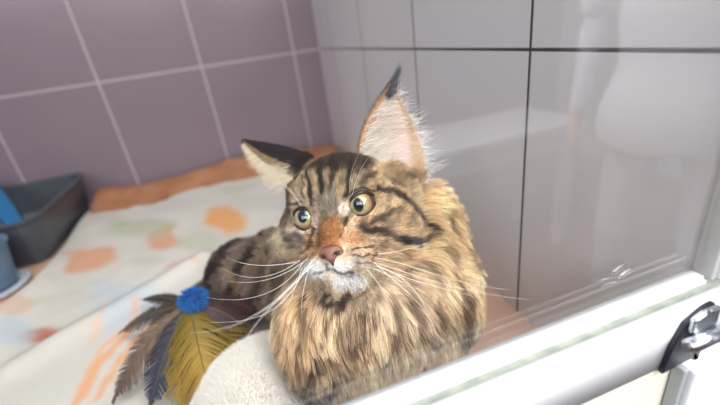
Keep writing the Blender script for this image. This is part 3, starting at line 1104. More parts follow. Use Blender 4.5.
LINES = [  # points, half width, colour, strength
    ([(378, 189), (392, 190), (404, 197), (415, 208), (428, 221), (436, 231)], 2.5, (56, 42, 36), .95),
    ([(364, 229), (385, 230), (397, 238), (410, 242), (425, 241), (434, 235)], 3.2, (64, 52, 48), .9),
    ([(404, 240), (418, 243)], 4.0, (48, 42, 44), .9),
    ([(417, 212), (430, 224), (438, 228)], 2.0, (70, 54, 44), .8),
    ([(360, 227), (376, 219), (394, 211)], 2.6, (92, 74, 60), .8), ([(372, 222), (384, 220)], 2.2, (70, 56, 48), .8),
    ([(352, 251), (362, 248), (373, 245)], 1.0, (70, 50, 42), .9), ([(352, 257), (364, 256), (376, 254)], 1.0, (80, 58, 48), .9), ([(356, 264), (366, 263), (378, 262)], .9, (96, 76, 66), .8),
    ([(306, 250), (299, 253)], .9, (90, 70, 58), .7), ([(308, 256), (296, 260)], .9, (90, 70, 58), .7),
    ([(346, 220), (346, 224)], 3.0, (48, 36, 32), .95), ([(345, 225), (341, 236)], 1.5, (110, 66, 44), .7),
    ([(314, 228), (311, 238), (307, 248)], 1.8, (60, 46, 40), .9), ([(311, 240), (314, 246)], 1.4, (96, 62, 44), .7),
    ([(286, 240), (296, 234), (304, 242)], 3.0, (86, 72, 68), .7), ([(290, 246), (300, 247)], 2.2, (98, 82, 74), .7),
    ([(274, 224), (277, 213), (286, 205), (300, 202)], 1.7, (62, 50, 44), .85), ([(281, 226), (284, 216), (292, 211)], 1.2, (74, 60, 52), .7),
    ([(307, 172), (308, 184), (311, 204)], 2.3, (48, 38, 32), .95), ([(320, 164), (320, 176), (322, 192)], 2.9, (48, 38, 32), .95),
    ([(331, 178), (329, 190)], 1.7, (62, 50, 42), .85), ([(349, 172), (348, 184), (345, 194)], 2.6, (50, 40, 34), .95),
    ([(336, 166), (333, 176)], 3.0, (50, 40, 34), .85), ([(302, 176), (303, 196)], 1.0, (70, 56, 48), .8),
    ([(305, 182), (306, 200)], 1.8, (196, 170, 128), .7), ([(315, 176), (315, 190)], 1.6, (184, 156, 116), .8), ([(328, 170), (327, 180)], 1.5, (176, 144, 118), .8),
    ([(338, 176), (338, 194)], 2.2, (192, 160, 112), .8),
    ([(362, 183), (365, 178), (374, 174)], 3.0, (76, 60, 48), .8), ([(356, 172), (368, 162)], 2.5, (76, 60, 48), .7),
    ([(384, 176), (394, 182), (404, 186)], 2.0, (104, 84, 66), .7), ([(372, 186), (384, 184)], 1.4, (110, 90, 70), .6),
    ([(398, 206), (410, 216), (416, 226)], 1.6, (116, 92, 70), .6), ([(384, 204), (396, 212)], 1.4, (120, 96, 72), .6),
    ([(394, 246), (408, 256)], 2.0, (140, 112, 84), .6), ([(380, 234), (392, 236)], 1.4, (90, 72, 58), .7),
    ([(408, 175), (419, 179)], 2.4, (60, 50, 42), .85), ([(346, 196), (352, 191), (362, 188), (374, 191)], 1.2, (50, 38, 32), .9),
    ([(352, 220), (360, 221), (370, 217), (376, 209)], 1.0, (196, 140, 92), .7),
    ([(327, 264), (329, 269), (338, 273), (353, 273)], 1.4, (84, 72, 68), .9), ([(329, 269), (322, 273), (315, 272)], 1.2, (96, 82, 76), .8),
    ([(340, 277), (352, 277)], 1.5, (150, 142, 138), .6),
    # chest and sides
    ([(300, 300), (306, 318), (300, 336)], 2.8, (83, 65, 52), 0.95), ([(318, 318), (306, 330), (296, 350)], 2.5, (89, 70, 55), 0.95),
    ([(345, 306), (330, 322), (318, 344)], 3.0, (73, 57, 47), 0.95), ([(378, 322), (366, 340), (350, 350)], 3.4, (80, 62, 49), 0.95),
    ([(396, 306), (400, 326), (392, 346)], 3.2, (89, 72, 57), 0.95), ([(412, 340), (396, 352), (380, 366)], 3.4, (94, 76, 63), 0.90),
    ([(440, 306), (440, 326), (430, 344)], 3.4, (88, 70, 55), 0.95), ([(456, 276), (464, 296), (462, 318)], 3.2, (94, 75, 59), 0.90),
    ([(318, 366), (306, 384)], 3.4, (76, 60, 49), 0.95), ([(344, 376), (330, 392)], 3.4, (88, 70, 57), 0.90),
    ([(446, 216), (460, 238)], 3.0, (105, 86, 68), 0.85), ([(428, 262), (440, 284)], 3.0, (112, 91, 72), 0.80), ([(408, 268), (414, 288)], 2.5, (112, 92, 75), 0.75),
    ([(349, 296), (338, 306), (322, 308)], 3.0, (70, 56, 45), 0.95), ([(328, 296), (320, 304)], 2.5, (76, 62, 50), 0.90),
    ([(366, 318), (350, 330), (338, 338)], 3.4, (83, 64, 47), 0.90), ([(352, 340), (334, 356), (322, 364)], 3.4, (88, 67, 49), 0.85),
    ([(412, 296), (420, 320), (424, 336)], 4.6, (100, 78, 59), 0.80), ([(390, 330), (410, 338)], 3.4, (100, 80, 62), 0.80),
    ([(470, 296), (468, 318), (466, 340)], 4.6, (89, 68, 52), 0.90), ([(470, 250), (478, 270)], 3.4, (102, 83, 63), 0.80),
    ([(300, 310), (312, 330)], 3.4, (112, 86, 62), 0.70), ([(296, 345), (300, 372)], 3.4, (99, 76, 57), 0.75), ([(370, 352), (350, 366), (330, 380)], 3.4, (110, 88, 67), 0.70),
    ([(446, 246), (456, 262)], 3.4, (128, 104, 78), 0.70), ([(380, 296), (372, 312)], 2.9, (120, 96, 72), 0.70), ([(430, 300), (446, 318)], 3.4, (116, 92, 70), 0.70),
    # dark bands along the back
    ([(262, 186), (244, 214), (232, 240)], 4.6, (44, 36, 32), 1), ([(276, 196), (262, 222), (256, 246)], 3.0, (52, 42, 38), 1),
    ([(226, 246), (212, 270), (206, 280)], 4.6, (50, 42, 38), 1), ([(250, 250), (236, 274), (226, 300)], 4.2, (48, 40, 36), 1),
    ([(266, 250), (262, 280), (250, 304)], 3.5, (58, 48, 42), .75), ([(222, 262), (238, 290)], 2.5, (150, 122, 92), .7), ([(256, 236), (266, 262)], 2.6, (156, 130, 100), .6),
    ([(270, 214), (272, 240)], 2.0, (136, 116, 96), .6), ([(276, 270), (272, 300)], 3.5, (84, 68, 56), .7), ([(212, 250), (196, 284), (200, 310)], 3.0, (60, 48, 42), .7),
]


def coat(P, N):
    """albedo of the coat for surface points P with normals N"""
    pp = proj(P)
    pp = pp + (np.stack([vnoise(P, 160, 11), vnoise(P, 160, 12)], -1) - .5) * 4.0 + rng.normal(0, .5, pp.shape)
    view = CPOS - P
    view /= length(view)[:, None]
    face = sstep(-0.25, 0.05, (N * view).sum(-1))
    n1 = vnoise(P * np.array([1, 1, 1.]), 34, 1)
    n2 = vnoise(P, 90, 2)
    base = s2l(GOLD)[None] * (0.62 + 0.62 * n1)[:, None]
    back = sstep(0.42, 0.50, P[:, 1] + 0.4 * (-P[:, 0]))[:, None]
    dark = s2l((92, 78, 68))[None] * (0.4 + 1.2 * n1)[:, None]
    base = base * (1 - back) + dark * back
    col = base.copy()
    for cx, cy, rx, ry, c, s, sf in AREAS:
        d = np.sqrt(((pp[:, 0] - cx) / rx) ** 2 + ((pp[:, 1] - cy) / ry) ** 2)
        k = (s * sstep(1 + sf, 1 - sf, d) * face)[:, None]
        col = col * (1 - k) + s2l(c) * (0.86 + .28 * n1)[:, None] * k
    for pts, wd, c, s in LINES:
        d = seg_dist(pp, pts)
        k = (s * sstep(wd * 1.5, wd * 0.6, d) * face)[:, None]
        col = col * (1 - k) + s2l(c) * k
    streak = vnoise(np.c_[pp[:, 0] * .9 + pp[:, 1] * .25, pp[:, 1] * .35, pp[:, 0] * 0], .16, 61)
    mott = sstep(.58, .80, streak)[:, None] * .34
    col = col * (1 - mott * np.clip(1.3 - col.mean(-1, keepdims=True) * .9, 0, 1))
    col *= (0.72 + 0.56 * n2)[:, None]
    return np.clip(col, 0.004, 0.93)


T = np.concatenate([catF[:, [0, 1, 2]], catF[:, [0, 2, 3]]])
e1, e2 = catV[T[:, 1]] - catV[T[:, 0]], catV[T[:, 2]] - catV[T[:, 0]]
cr = np.cross(e1, e2)
ar = length(cr)
vn = np.zeros_like(catV)
for k in range(3):
    np.add.at(vn, T[:, k], cr)
vn /= length(vn)[:, None] + 1e-12

cat = mesh_from('cat', catV, catF, attr_mat('cat_skin', rough=0.8, spec=0.15), None, True, coat(catV, vn) * 0.8)
tag(cat, 'long-haired brown tabby cat with tufted ears lying behind the glass', 'cat')

# --- fur ---
m_coat = attr_mat('cat_coat', rough=0.65, spec=0.12)


def grow(N, seed):
    r = np.random.default_rng(seed)
    cen = catV[T].mean(1)
    q = (cen - HO) @ HM
    hd = length(q - np.array([0, 0.01, -0.005]))
    headw = sstep(0.085, 0.06, hd)
    dens = 1 + 4.5 * headw
    # nothing grows under the bench side
    dens[cen[:, 2] < 0.014] = 0.02
    pr = ar * dens
    ti = r.choice(len(T), N, p=pr / pr.sum())
    u, v = r.random(N), r.random(N)
    fl = u + v > 1
    u[fl], v[fl] = 1 - u[fl], 1 - v[fl]
    p = catV[T[ti, 0]] + e1[ti] * u[:, None] + e2[ti] * v[:, None]
    n = vn[T[ti, 0]] * (1 - u - v)[:, None] + vn[T[ti, 1]] * u[:, None] + vn[T[ti, 2]] * v[:, None]
    n /= length(n)[:, None]
    q = (p - HO) @ HM
    nose = np.array([0, 0.072, -0.026])
    dn = length(q - nose)
    keep = np.ones(N, bool)
    for e in EYE:
        keep &= length((q - e) * np.array([1, .5, 1.12])) > 0.0124
    keep &= ~((np.abs(q[:, 0]) < 0.0092) & (q[:, 1] > 0.060) & (q[:, 2] > -0.0385) & (q[:, 2] < -0.0255))
    p, n, q, dn = p[keep], n[keep], q[keep], dn[keep]
    N = len(p)
    hd = length(q - np.array([0, 0.005, -0.005]))
    headw = sstep(0.092, 0.066, hd) * sstep(-0.055, -0.035, q[:, 1] + 0.0)
    Lh = 0.0020 + 0.0075 * sstep(0.022, 0.075, dn)
    cheek = sstep(0.030, 0.055, np.abs(q[:, 0])) * sstep(0.02, -0.02, q[:, 2]) * sstep(0.045, 0.0, q[:, 1])
    Lh = Lh + 0.014 * cheek
    jaw = sstep(-0.048, -0.066, q[:, 2])
    Lh = Lh + 0.001 * jaw + .014 * sstep(.015, -.025, q[:, 1])
    top = sstep(0.026, 0.05, q[:, 2]) + .8 * sstep(.035, .05, np.abs(q[:, 0]))
    Lh = Lh + 0.005 * np.clip(top, 0, 1)
    muz = sstep(.034, .022, length(q - np.array([0, .064, -.048])))
    Lh = np.where(muz > 0, Lh * (1 - .25 * muz), Lh)
    for e in EYE:
        de = length(q - e)
        Lh = np.minimum(Lh, 0.0014 + 0.35 * np.maximum(de - 0.0118, 0))
    headw = np.maximum(headw, sstep(.046, .034, length(q - np.array([0, .046, -.050]))))
    # body
    back = sstep(0.36, 0.46, p[:, 1])
    Lb = 0.027 * (1 - back) + 0.018 * back
    low = sstep(0.05, 0.02, p[:, 2])
    Lb = Lb * (1 - .6 * low)
    L = Lh * headw + Lb * (1 - headw)
    L *= r.uniform(.7, 1.15, N) * (.8 + .4 * vnoise(p, 60, 21))
    # flow
    fh = q - nose
    fh[:, 1] *= 1.0
    fh = fh @ HM.T
    fh /= length(fh)[:, None]
    ruff = (p - HO)
    ruff /= length(ruff)[:, None]
    ruff = ruff + np.array([0, -0.05, -0.42])
    fb = np.array([-0.55, 0.55, -0.25])[None] + 0.0 * p
    fl_ = ruff * (1 - back)[:, None] + fb * back[:, None]
    flow = fh * headw[:, None] + fl_ * (1 - headw)[:, None]
    nz = np.stack([vnoise(p, 45, 31), vnoise(p, 45, 32), vnoise(p, 45, 33)], -1) - .5
    flow = flow + nz * (0.25 + 1.5 * (1 - headw))[:, None]
    flow -= (flow * n).sum(-1)[:, None] * n
    flow /= length(flow)[:, None] + 1e-9
    lift = 0.38 * headw + 0.55 * (1 - headw)
    lift = lift + (0.25 * cheek + .25 * np.clip(top, 0, 1)) * headw
    d0 = flow * (1 - lift * .6)[:, None] + n * lift[:, None] + r.normal(0, .10, (N, 3))
    d0 /= length(d0)[:, None]
    d1 = flow * 1.0 + n * 0.12 + np.array([0, 0, -0.25]) * (1 - headw)[:, None] + r.normal(0, .12, (N, 3))
    d1 /= length(d1)[:, None]
    K = 6
    ts = np.linspace(0, 1, K)
    pts = np.empty((N, K, 3))
    for k, t in enumerate(ts):
        pts[:, k] = p + (d0 * (t - t * t * .5)[..., None] + d1 * (t * t * .5)) * L[:, None] if False else p + (d0 * (t - .5 * t * t) + d1 * (.5 * t * t)) * L[:, None]
    # clumps
    nc = max(200, N // 24)
    ci = r.choice(N, nc, replace=False)
    kd = kdtree.KDTree(nc)
    for j, i in enumerate(ci):
        kd.insert(p[i], j)
    kd.balance()
    own = np.fromiter((kd.find(x)[1] for x in p), int, N)
    g = ci[own]
    cs = (0.30 + 0.55 * (1 - headw)) * r.uniform(.5, 1, N)
    for k, t in enumerate(ts):
        a = (cs * t ** 1.3)[:, None]
        off = pts[g, k] - p[g] + p[g]
        pts[:, k] = pts[:, k] * (1 - a) + off * a
    pts[..., 2] = np.maximum(pts[..., 2], 0.012)
    pts[..., 0] = np.minimum(pts[..., 0], WX - 0.002)
    pts[..., 1] = np.maximum(pts[..., 1], 0.158)
    mid = pts[:, 3]
    c = coat(mid, n)
    cg = coat(mid[g], n[g])
    wb = ((1 - headw) * .6)[:, None]
    c = c * (1 - wb) + cg * wb
    tone = vnoise(p[g], 700, 41) * .9 + .55
    c = c * (1 + (tone - 1) * (0.95 - .40 * (1 - headw)))[:, None] * (1 + (r.random(N) - .5) * (.55 + .45 * headw))[:, None] * (1 + .16 * (1 - headw))[:, None]
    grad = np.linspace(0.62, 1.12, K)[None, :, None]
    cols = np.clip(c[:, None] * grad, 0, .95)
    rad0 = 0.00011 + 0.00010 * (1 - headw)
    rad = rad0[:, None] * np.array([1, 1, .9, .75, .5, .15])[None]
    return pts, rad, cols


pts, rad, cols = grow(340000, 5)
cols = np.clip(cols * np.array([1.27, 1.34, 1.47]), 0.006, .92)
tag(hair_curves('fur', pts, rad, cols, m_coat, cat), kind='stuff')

# --- eyes ---
gaze_pt = at(150, 170, 0.05)


def eyeball(e, k, pupil_px):
    c = HO + HM @ e
    tgt = at(pupil_px[0], pupil_px[1], 0.3)
    # direction of the pupil on the ball as seen from the camera
    vr = CPOS - c
    dist = np.linalg.norm(vr)
    rr = ray(*pupil_px)
    rr /= np.linalg.norm(rr)
    b_ = rr @ (c - CPOS)
    x = c - CPOS
    disc = EYR ** 2 - (x @ x - b_ * b_)
    hit = CPOS + rr * (b_ - math.sqrt(max(disc, 0)))
    g = (hit - c)
    g /= np.linalg.norm(g)
    upv = hu - (hu @ g) * g
    upv /= np.linalg.norm(upv)
    sdv = np.cross(g, upv)
    bm = bmesh.new()
    bmesh.ops.create_uvsphere(bm, u_segments=64, v_segments=48, radius=1.0)
    V = np.array([v.co[:] for v in bm.verts])
    F = [[v.index for v in f.verts] for f in bm.faces]
    bm.free()
    # sphere z axis -> gaze
    th = np.arccos(np.clip(V[:, 2], -1, 1))
    ph = np.arctan2(V[:, 1], V[:, 0])
    th2 = th * (0.35 + 0.65 * th / math.pi)      # more rings near the pupil
    V = np.stack([np.sin(th2) * np.cos(ph), np.sin(th2) * np.sin(ph), np.cos(th2)], -1)
    W = c + EYR * (V[:, :1] * sdv + V[:, 1:2] * upv + V[:, 2:] * g)
    u, v = V[:, 0], V[:, 1]
    r_ = np.sqrt(u * u + v * v)
    front = V[:, 2] > 0
    nz = vnoise(np.c_[np.cos(ph) * 9, np.sin(ph) * 9, r_ * 2], 1.0, 51 + k)
    col = np.tile(s2l((168, 160, 112)), (len(V), 1))
    inner = sstep(.62, .30, r_)[:, None]
    col = col * (1 - inner) + s2l((134, 146, 110)) * inner
    rim = sstep(.60, .80, r_)[:, None]
    col = col * (1 - rim) + s2l((150, 112, 70)) * rim
    col *= (0.75 + .5 * nz)[:, None]
    pu = sstep(1.12, .9, np.sqrt((u / 0.36) ** 2 + (v / 0.50) ** 2))[:, None]
    col = col * (1 - pu) + s2l((14, 26, 42)) * pu
    edge = sstep(.84, .90, r_)[:, None]
    col = col * (1 - edge) + s2l((44, 32, 28)) * edge
    col[~front] = s2l((60, 44, 40))
    o = mesh_from('eye', W, F, m_eye, cat, True, col)
    # eyelid: a dark rim around the opening
    fwd = hf * 0.88 + hs * (0.40 if k else -0.40) + hu * .05
    fwd = fwd * .6 + vr / dist * .4
    fwd /= np.linalg.norm(fwd)
    a1 = hs - (hs @ fwd) * fwd
    a1 /= np.linalg.norm(a1)
    a2 = np.cross(a1, fwd)
    if a2 @ hu < 0:
        a2 = -a2
    rings = 56
    Vr, Fr = [], []
    for i in range(rings):
        t = 2 * math.pi * i / rings
        ox = math.cos(t)
        oy = math.sin(t)
        ex = 0.0112 * (1.0 + 0.09 * (abs(ox) ** 6))
        tilt = 0.20 if k else -0.20
        X = ox * ex
        Y = oy * (0.0086 if oy > 0 else 0.0098) * (1 - .06 * abs(ox)) + tilt * X * .5
        rr2 = X * X + Y * Y
        h = math.sqrt(max((EYR + .0002) ** 2 - rr2, 1e-9)) if rr2 < (EYR + .0002) ** 2 else 0.0
        cen = c + a1 * X + a2 * Y + fwd * h
        rad_dir = (a1 * X + a2 * Y)
        rad_dir /= np.linalg.norm(rad_dir)
        thick = 0.0007 + 0.0010 * max(0, oy)
        for j in range(8):
            s = 2 * math.pi * j / 8
            Vr.append(cen + rad_dir * math.cos(s) * thick * 1.2 + fwd * math.sin(s) * thick)
    for i in range(rings):
        for j in range(8):
            a_, b2 = i * 8 + j, i * 8 + (j + 1) % 8
            c2, d2 = ((i + 1) % rings) * 8 + (j + 1) % 8, ((i + 1) % rings) * 8 + j
            Fr.append((a_, b2, c2, d2))
    mesh_from('eyelid', Vr, Fr, m_lid, cat)
    return o


m_eye = attr_mat('eye_iris', rough=0.12, spec=0.8, Coat_Weight=1.0, Coat_Roughness=0.02)
m_lid = principled('eyelid_skin', (40, 28, 26), 0.35)
eyeball(EYE[0], 0, (302, 216))
eyeball(EYE[1], 1, (358, 205))

# --- nose leather ---
NL = np.array([0, 0.0672, -0.0320])


def f_nose(q):
    d = sd_ell(q, NL + (0, 0, 0.004), (0.0086, 0.0036, 0.0030))
    d = smin(d, sd_ell(q, NL + (0, 0.002, -0.0005), (0.0056, 0.0030, 0.0048)), 0.003)
    d = smin(d, sd_cap(q, NL + (0, 0.002, -0.003), NL + (0, 0.0005, -0.0085), 0.0026, 0.0012), 0.002)
    for s in (-1, 1):
        d = smin(d, sd_ell(q, NL + (s * 0.0070, -0.0006, 0.0008), (0.0034, 0.0038, 0.0034)), 0.002)
        n = sd_cap(q, NL + (s * 0.0042, 0.0040, -0.0016), NL + (s * 0.0088, 0.0022, -0.0002), 0.0015, 0.0010)
        d = -smin(-d, n, 0.0010)
    return d


V, F = surface_nets(f_nose, NL - 0.016, NL + 0.016, 0.0006)
q = V - NL
nc = np.tile(s2l((138, 92, 78)), (len(V), 1))
dk = sstep(0.0036, 0.0016, np.minimum(length(q - (-.0060, .0034, -.0010)), length(q - (.0060, .0034, -.0010))))[:, None]
nc = nc * (1 - dk * .9) + s2l((46, 26, 24)) * dk * .9
ed = np.maximum(sstep(-0.004, -0.008, q[:, 2]), sstep(.0045, .0062, q[:, 2]))[:, None]
nc = nc * (1 - ed * .7) + s2l((80, 44, 40)) * ed * .7
mesh_from('nose', HO + V @ HM.T, F, attr_mat('nose_leather', rough=0.4, spec=0.4), cat, True, nc)

# --- ears ---
m_ear = attr_mat('ear_skin', rough=0.7, spec=0.2)


def ear(base_l, base_r, tip, open_dir, depth, colf, name='ear', backcol=(92, 72, 56)):
    """cupped triangular ear: base corners, tip, the direction the cup opens to"""
    bl, br, tp = map(np.asarray, (base_l, base_r, tip))
    od = np.asarray(open_dir, float)
    od /= np.linalg.norm(od)
    NU, NV = 28, 36
    V, C = [], []
    for j in range(NV):
        t = j / (NV - 1)
        for i in range(NU):
            s = i / (NU - 1)
            wdt = (1 - t ** 1.8) ** .9
            mid = (bl + br) / 2 * (1 - t) + tp * t
            half = (br - bl) / 2
            x = (2 * s - 1)
            p = mid + half * x * max(wdt, 0.02) * (1 + .10 * math.sin(math.pi * t))
            cup = depth * (1 - x * x) * (1 - t) ** .7 * (0.35 + .65 * math.sin(math.pi * min(1, t + .35)))
            p = p - od * cup
            V.append(p)
            C.append(colf(x, t))
    V = np.array(V)
    F = [(j * NU + i, j * NU + i + 1, (j + 1) * NU + i + 1, (j + 1) * NU + i) for j in range(NV - 1) for i in range(NU - 1)]
    F = np.array(F)
    # thickness: a back shell
    n0 = np.cross(V[F[0][1]] - V[F[0][0]], V[F[0][3]] - V[F[0][0]])
    B = V - od * 0.0016
    VV = np.concatenate([V, B])
    off = len(V)
    F2 = [tuple(f) for f in F] + [tuple(x + off for x in f[::-1]) for f in F]
    ring = [i for i in range(NU)] + [j * NU + NU - 1 for j in range(1, NV)] + [(NV - 1) * NU + i for i in range(NU - 2, -1, -1)] + [j * NU for j in range(NV - 2, 0, -1)]
    for a_, b_ in zip(ring, ring[1:] + ring[:1]):
        F2.append((b_, a_, a_ + off, b_ + off))
    col = np.concatenate([np.array(C), np.tile(s2l(backcol), (len(V), 1))])
    o = mesh_from(name, VV, F2, m_ear, cat, True, col)
    return o, V, B, NU, NV


def ear_hair(V, B, NU, NV, sel, N, L, dirf, colf, side, seed, rad=0.00012, name='ear_fur', parent=None, clump=.3):
    """hairs rooted on the ear grid; sel(x,t) gives density"""
    r = np.random.default_rng(seed)
    S0 = B if side == 'back' else V
    P_, D_, C_, L_ = [], [], [], []
    tries = 0
    while len(P_) < N and tries < N * 12:
        tries += 1
        x, t = r.uniform(-1, 1), r.random()
        if r.random() > sel(x, t):
            continue
        fi, fj = (x + 1) / 2 * (NU - 1), t * (NV - 1)
        i, j = min(int(fi), NU - 2), min(int(fj), NV - 2)
        a, b = fi - i, fj - j
        p = (S0[j * NU + i] * (1 - a) + S0[j * NU + i + 1] * a) * (1 - b) + (S0[(j + 1) * NU + i] * (1 - a) + S0[(j + 1) * NU + i + 1] * a) * b
        P_.append(p)
        D_.append(dirf(x, t) + r.normal(0, .16, 3))
        C_.append(colf(x, t))
        L_.append(L(x, t) * r.uniform(.6, 1.15))
    P_, D_, C_, L_ = map(np.array, (P_, D_, C_, L_))
    D_ /= length(D_)[:, None]
    K = 5
    ts = np.linspace(0, 1, K)
    curl = r.normal(0, .14, (len(P_), 3)) + np.array([0, 0, -.12])
    pts = P_[:, None] + (D_[:, None] * ts[None, :, None] + curl[:, None] * (ts ** 2)[None, :, None]) * L_[:, None, None]
    rd = np.tile(rad * np.array([1, .9, .8, .6, .2]), (len(P_), 1))
    cc_ = np.tile(C_[:, None], (1, K, 1)) * r.uniform(.8, 1.15, len(P_))[:, None, None]
    return tag(hair_curves(name, pts, rd, np.clip(cc_, 0, .95), m_coat, parent), kind='stuff')


# near-side ear: opens to the viewer
cx = -RC[:, 2] * -1
RIGHT, UP, TO = RC[:, 0], RC[:, 1], RC[:, 2]      # directions as the viewer sees them, used to aim the ears
bl, br, tp = at(360, 168, 0.378), at(424, 182, 0.385), at(391, 88, 0.372)
opn = TO * .86 + RIGHT * .42 + UP * .1


def c_in(x, t):
    pink = s2l((206, 176, 164))
    crm = s2l((222, 204, 186))
    tan = s2l((186, 146, 104))
    k = float(sstep(.62, .9, abs(x)))
    v = pink * (1 - .4 * t) + crm * .4 * t
    v = v * (1 - k) + tan * k
    k2 = float(sstep(.86, .97, t))
    return v * (1 - k2) + s2l((66, 62, 62)) * k2


e_o, eV, eB, NU, NV = ear(bl, br, tp, opn, 0.020, c_in)
wide = (br - bl) / np.linalg.norm(br - bl)
upd = (tp - (bl + br) / 2)
upd /= np.linalg.norm(upd)
# rim and back fur
ear_hair(eV, eB, NU, NV, lambda x, t: 1.0 if abs(x) > .8 else .35, 6000, lambda x, t: .006, lambda x, t: upd * .9 + wide * x * .25 - opn * .2,
         lambda x, t: s2l((150, 118, 86)) * (1 - t) + s2l((88, 76, 70)) * t if abs(x) > .5 else s2l((90, 74, 62)), 'back', 61, parent=e_o)
ear_hair(eV, eB, NU, NV, lambda x, t: 1.0 if abs(x) > .72 else .12, 4500, lambda x, t: .0045, lambda x, t: upd * .9 + wide * x * .3 + opn * .25,
         lambda x, t: s2l((196, 160, 118)) if x < 0 else s2l((210, 186, 156)), 'front', 62, parent=e_o)
# long pale hair from the inner rim across the opening
ear_hair(eV, eB, NU, NV, lambda x, t: (1.0 if x < -.1 else .35) * (1 - t) ** .8, 1000, lambda x, t: .030 * (1 - .5 * t), lambda x, t: wide * .85 + upd * (.75 - .3 * t) + opn * .22,
         lambda x, t: s2l((238, 230, 220)), 'front', 63, rad=0.00014, parent=e_o)
ear_hair(eV, eB, NU, NV, lambda x, t: 1.0 if (x > .3 and t < .75) else 0, 260, lambda x, t: .015, lambda x, t: wide * 1.0 + upd * .18 + opn * .2,
         lambda x, t: s2l((244, 240, 236)), 'front', 64, rad=0.00014, parent=e_o)
# base fur
ear_hair(eV, eB, NU, NV, lambda x, t: 1.0 if t < .10 else 0, 1500, lambda x, t: .010, lambda x, t: upd * .9 + opn * .5 + wide * x * .4,
         lambda x, t: s2l((196, 162, 120)) if x < .5 else s2l((176, 148, 116)), 'front', 65, rad=0.00014, parent=e_o)


def tuft(tip, d1, d2, L, N, col, seed, parent, spread=.0022, rad=0.00016):
    r = np.random.default_rng(seed)
    K = 6
    ts = np.linspace(0, 1, K)
    P0 = tip + r.normal(0, spread, (N, 3)) - d1 * .004 * r.random(N)[:, None]
    end = tip + d1 * L * .6 + d2 * L * .4
    dr = (end + r.normal(0, spread * .5, (N, 3)) - P0) * r.uniform(.45, 1.05, N)[:, None]
    pts = P0[:, None] + dr[:, None] * ts[None, :, None] + (d2 - d1)[None, None] * (L * .12 * (ts ** 2 - ts))[None, :, None]
    rd = np.tile(rad * np.array([1, .95, .85, .7, .5, .15]), (N, 1))
    cc_ = np.tile(s2l(col), (N, K, 1)) * r.uniform(.6, 1.4, N)[:, None, None]
    return tag(hair_curves('ear_tuft', pts, rd, cc_, m_coat, parent), kind='stuff')


tdir = at(403, 66, 0.372) - at(390, 90, 0.372)
tl = np.linalg.norm(tdir)
tdir /= tl
tuft(at(390, 92, 0.372), (tdir * .5 + UP * .5), tdir + RIGHT * .1, tl * 1.05, 330, (84, 86, 92), 66, e_o, .0030, .00013)

# far-side ear: swivelled outwards, its dark back to the viewer
bl2, br2, tp2 = at(314, 159, 0.390), at(294, 180, 0.374), at(246, 143, 0.395)
opn2 = -UP * .60 - RIGHT * .30 - TO * .70


def c_in2(x, t):
    return s2l((196, 176, 156))


e2_o, eV2, eB2, _, _ = ear(bl2, br2, tp2, opn2, 0.009, c_in2, backcol=(44, 42, 44))
wide2 = (br2 - bl2) / np.linalg.norm(br2 - bl2)
upd2 = (tp2 - (bl2 + br2) / 2)
upd2 /= np.linalg.norm(upd2)
ear_hair(eV2, eB2, NU, NV, lambda x, t: 1.0, 7000, lambda x, t: .0055, lambda x, t: upd2 * 1.0 - opn2 * .25,
         lambda x, t: s2l((50, 46, 46)) if x < .55 else s2l((150, 128, 96)), 'back', 71, parent=e2_o)
ear_hair(eV2, eB2, NU, NV, lambda x, t: 1.0 if x > .5 else .5 * (1 - t), 3200, lambda x, t: .022 * (1 - .75 * t), lambda x, t: upd2 * .55 + wide2 * .85 + opn2 * .3,
         lambda x, t: s2l((226, 212, 188)), 'front', 72, parent=e2_o)
ear_hair(eV2, eB2, NU, NV, lambda x, t: 1.0 if t < .12 else 0, 900, lambda x, t: .006, lambda x, t: upd2 * .5 - opn2 * .7,
         lambda x, t: s2l((62, 54, 48)), 'back', 73, parent=e2_o)
td2 = at(241, 141, .402) - at(252, 146, .398)
td2 /= np.linalg.norm(td2)
tuft(at(250, 145, .399), td2, td2, .011, 260, (48, 44, 46), 74, e2_o, .0012)

# --- whiskers ---
m_wh = principled('whisker_white', (246, 244, 240), 0.3)


def wtube(name, C, R, mat, parent, _):
    V, F = [], []
    n = len(C)
    for i in range(n):
        tg = C[min(i + 1, n - 1)] - C[max(i - 1, 0)]
        tg /= np.linalg.norm(tg)
        a = np.cross(tg, hu)
        a /= np.linalg.norm(a)
        b = np.cross(a, tg)
        for k in range(5):
            an = 2 * math.pi * k / 5
            V.append(C[i] + (a * math.cos(an) + b * math.sin(an)) * R[i])
    for i in range(n - 1):
        for k in range(5):
            F.append((i * 5 + k, i * 5 + (k + 1) % 5, i * 5 + 5 + (k + 1) % 5, i * 5 + 5 + k))
    F += [tuple(range(5))[::-1], tuple(n * 5 - 5 + k for k in range(5))]
    return mesh_from(name, V, F, mat, parent)


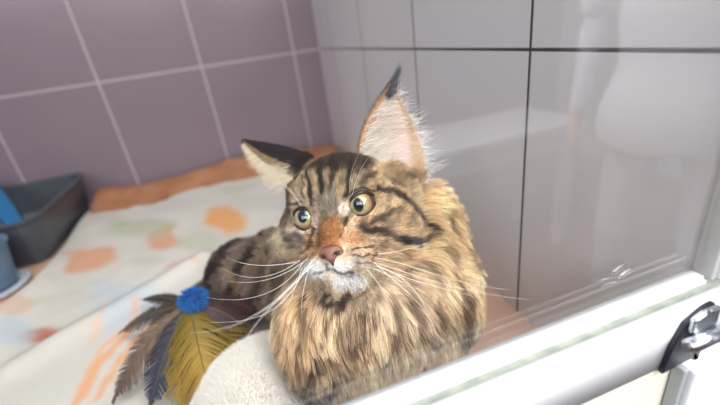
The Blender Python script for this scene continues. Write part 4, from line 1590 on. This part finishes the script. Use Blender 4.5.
def whisker(px, d0, d1, r0=0.00023):
    n = len(px)
    P = [at(x, y, d0 + (d1 - d0) * i / (n - 1)) for i, (x, y) in enumerate(px)]
    C = bez(P, 22)
    wtube('whisker', C, r0 * (1 - .85 * np.linspace(0, 1, 22) ** 1.2), m_wh, cat, 2)


for px, a, b in [
        ([(312, 262), (292, 282), (262, 330), (190, 333)], .300, .30),
        ([(312, 265), (290, 290), (255, 328), (205, 333)], .300, .30),
        ([(308, 268), (282, 300), (250, 322), (238, 356)], .300, .30),
        ([(310, 266), (285, 296), (262, 308), (244, 342)], .300, .30),
        ([(303, 263), (278, 300), (238, 304), (205, 297)], .302, .32),
        ([(300, 260), (275, 280), (245, 283), (222, 268)], .302, .33),
        ([(308, 258), (280, 282), (250, 285), (228, 281)], .300, .32),
        ([(306, 266), (286, 312), (258, 325), (205, 322)], .300, .29),
        ([(302, 268), (294, 290), (290, 305), (280, 322)], .302, .30),
        ([(308, 270), (304, 288), (300, 300), (302, 318)], .302, .30),
        ([(372, 262), (400, 268), (440, 290), (530, 300)], .302, .27),
        ([(375, 258), (410, 262), (450, 285), (510, 290)], .302, .28),
        ([(378, 266), (410, 282), (450, 290), (488, 300)], .302, .29),
        ([(376, 266), (400, 272), (428, 290), (441, 354)], .302, .28),
        ([(374, 262), (404, 292), (426, 300), (438, 340)], .302, .29),
        ([(378, 254), (400, 252), (420, 246), (434, 240)], .304, .31),
        ([(372, 268), (392, 276), (408, 284), (424, 296)], .302, .30),
        ([(366, 268), (376, 280), (384, 290), (388, 300)], .302, .30),
        ([(360, 270), (366, 282), (370, 290), (376, 298)], .302, .30),
        ([(350, 197), (348, 180), (352, 165), (362, 148)], .318, .30),
        ([(352, 196), (356, 176), (364, 160), (376, 150)], .318, .30),
        ([(300, 205), (290, 188), (276, 178), (262, 172)], .322, .31),
        ([(301, 204), (288, 184), (272, 172), (258, 166)], .322, .31),
        ([(296, 262), (256, 270), (236, 262), (228, 258)], .304, .33)]:
    whisker(px, a, b, .00012 if a > .31 else .00023)
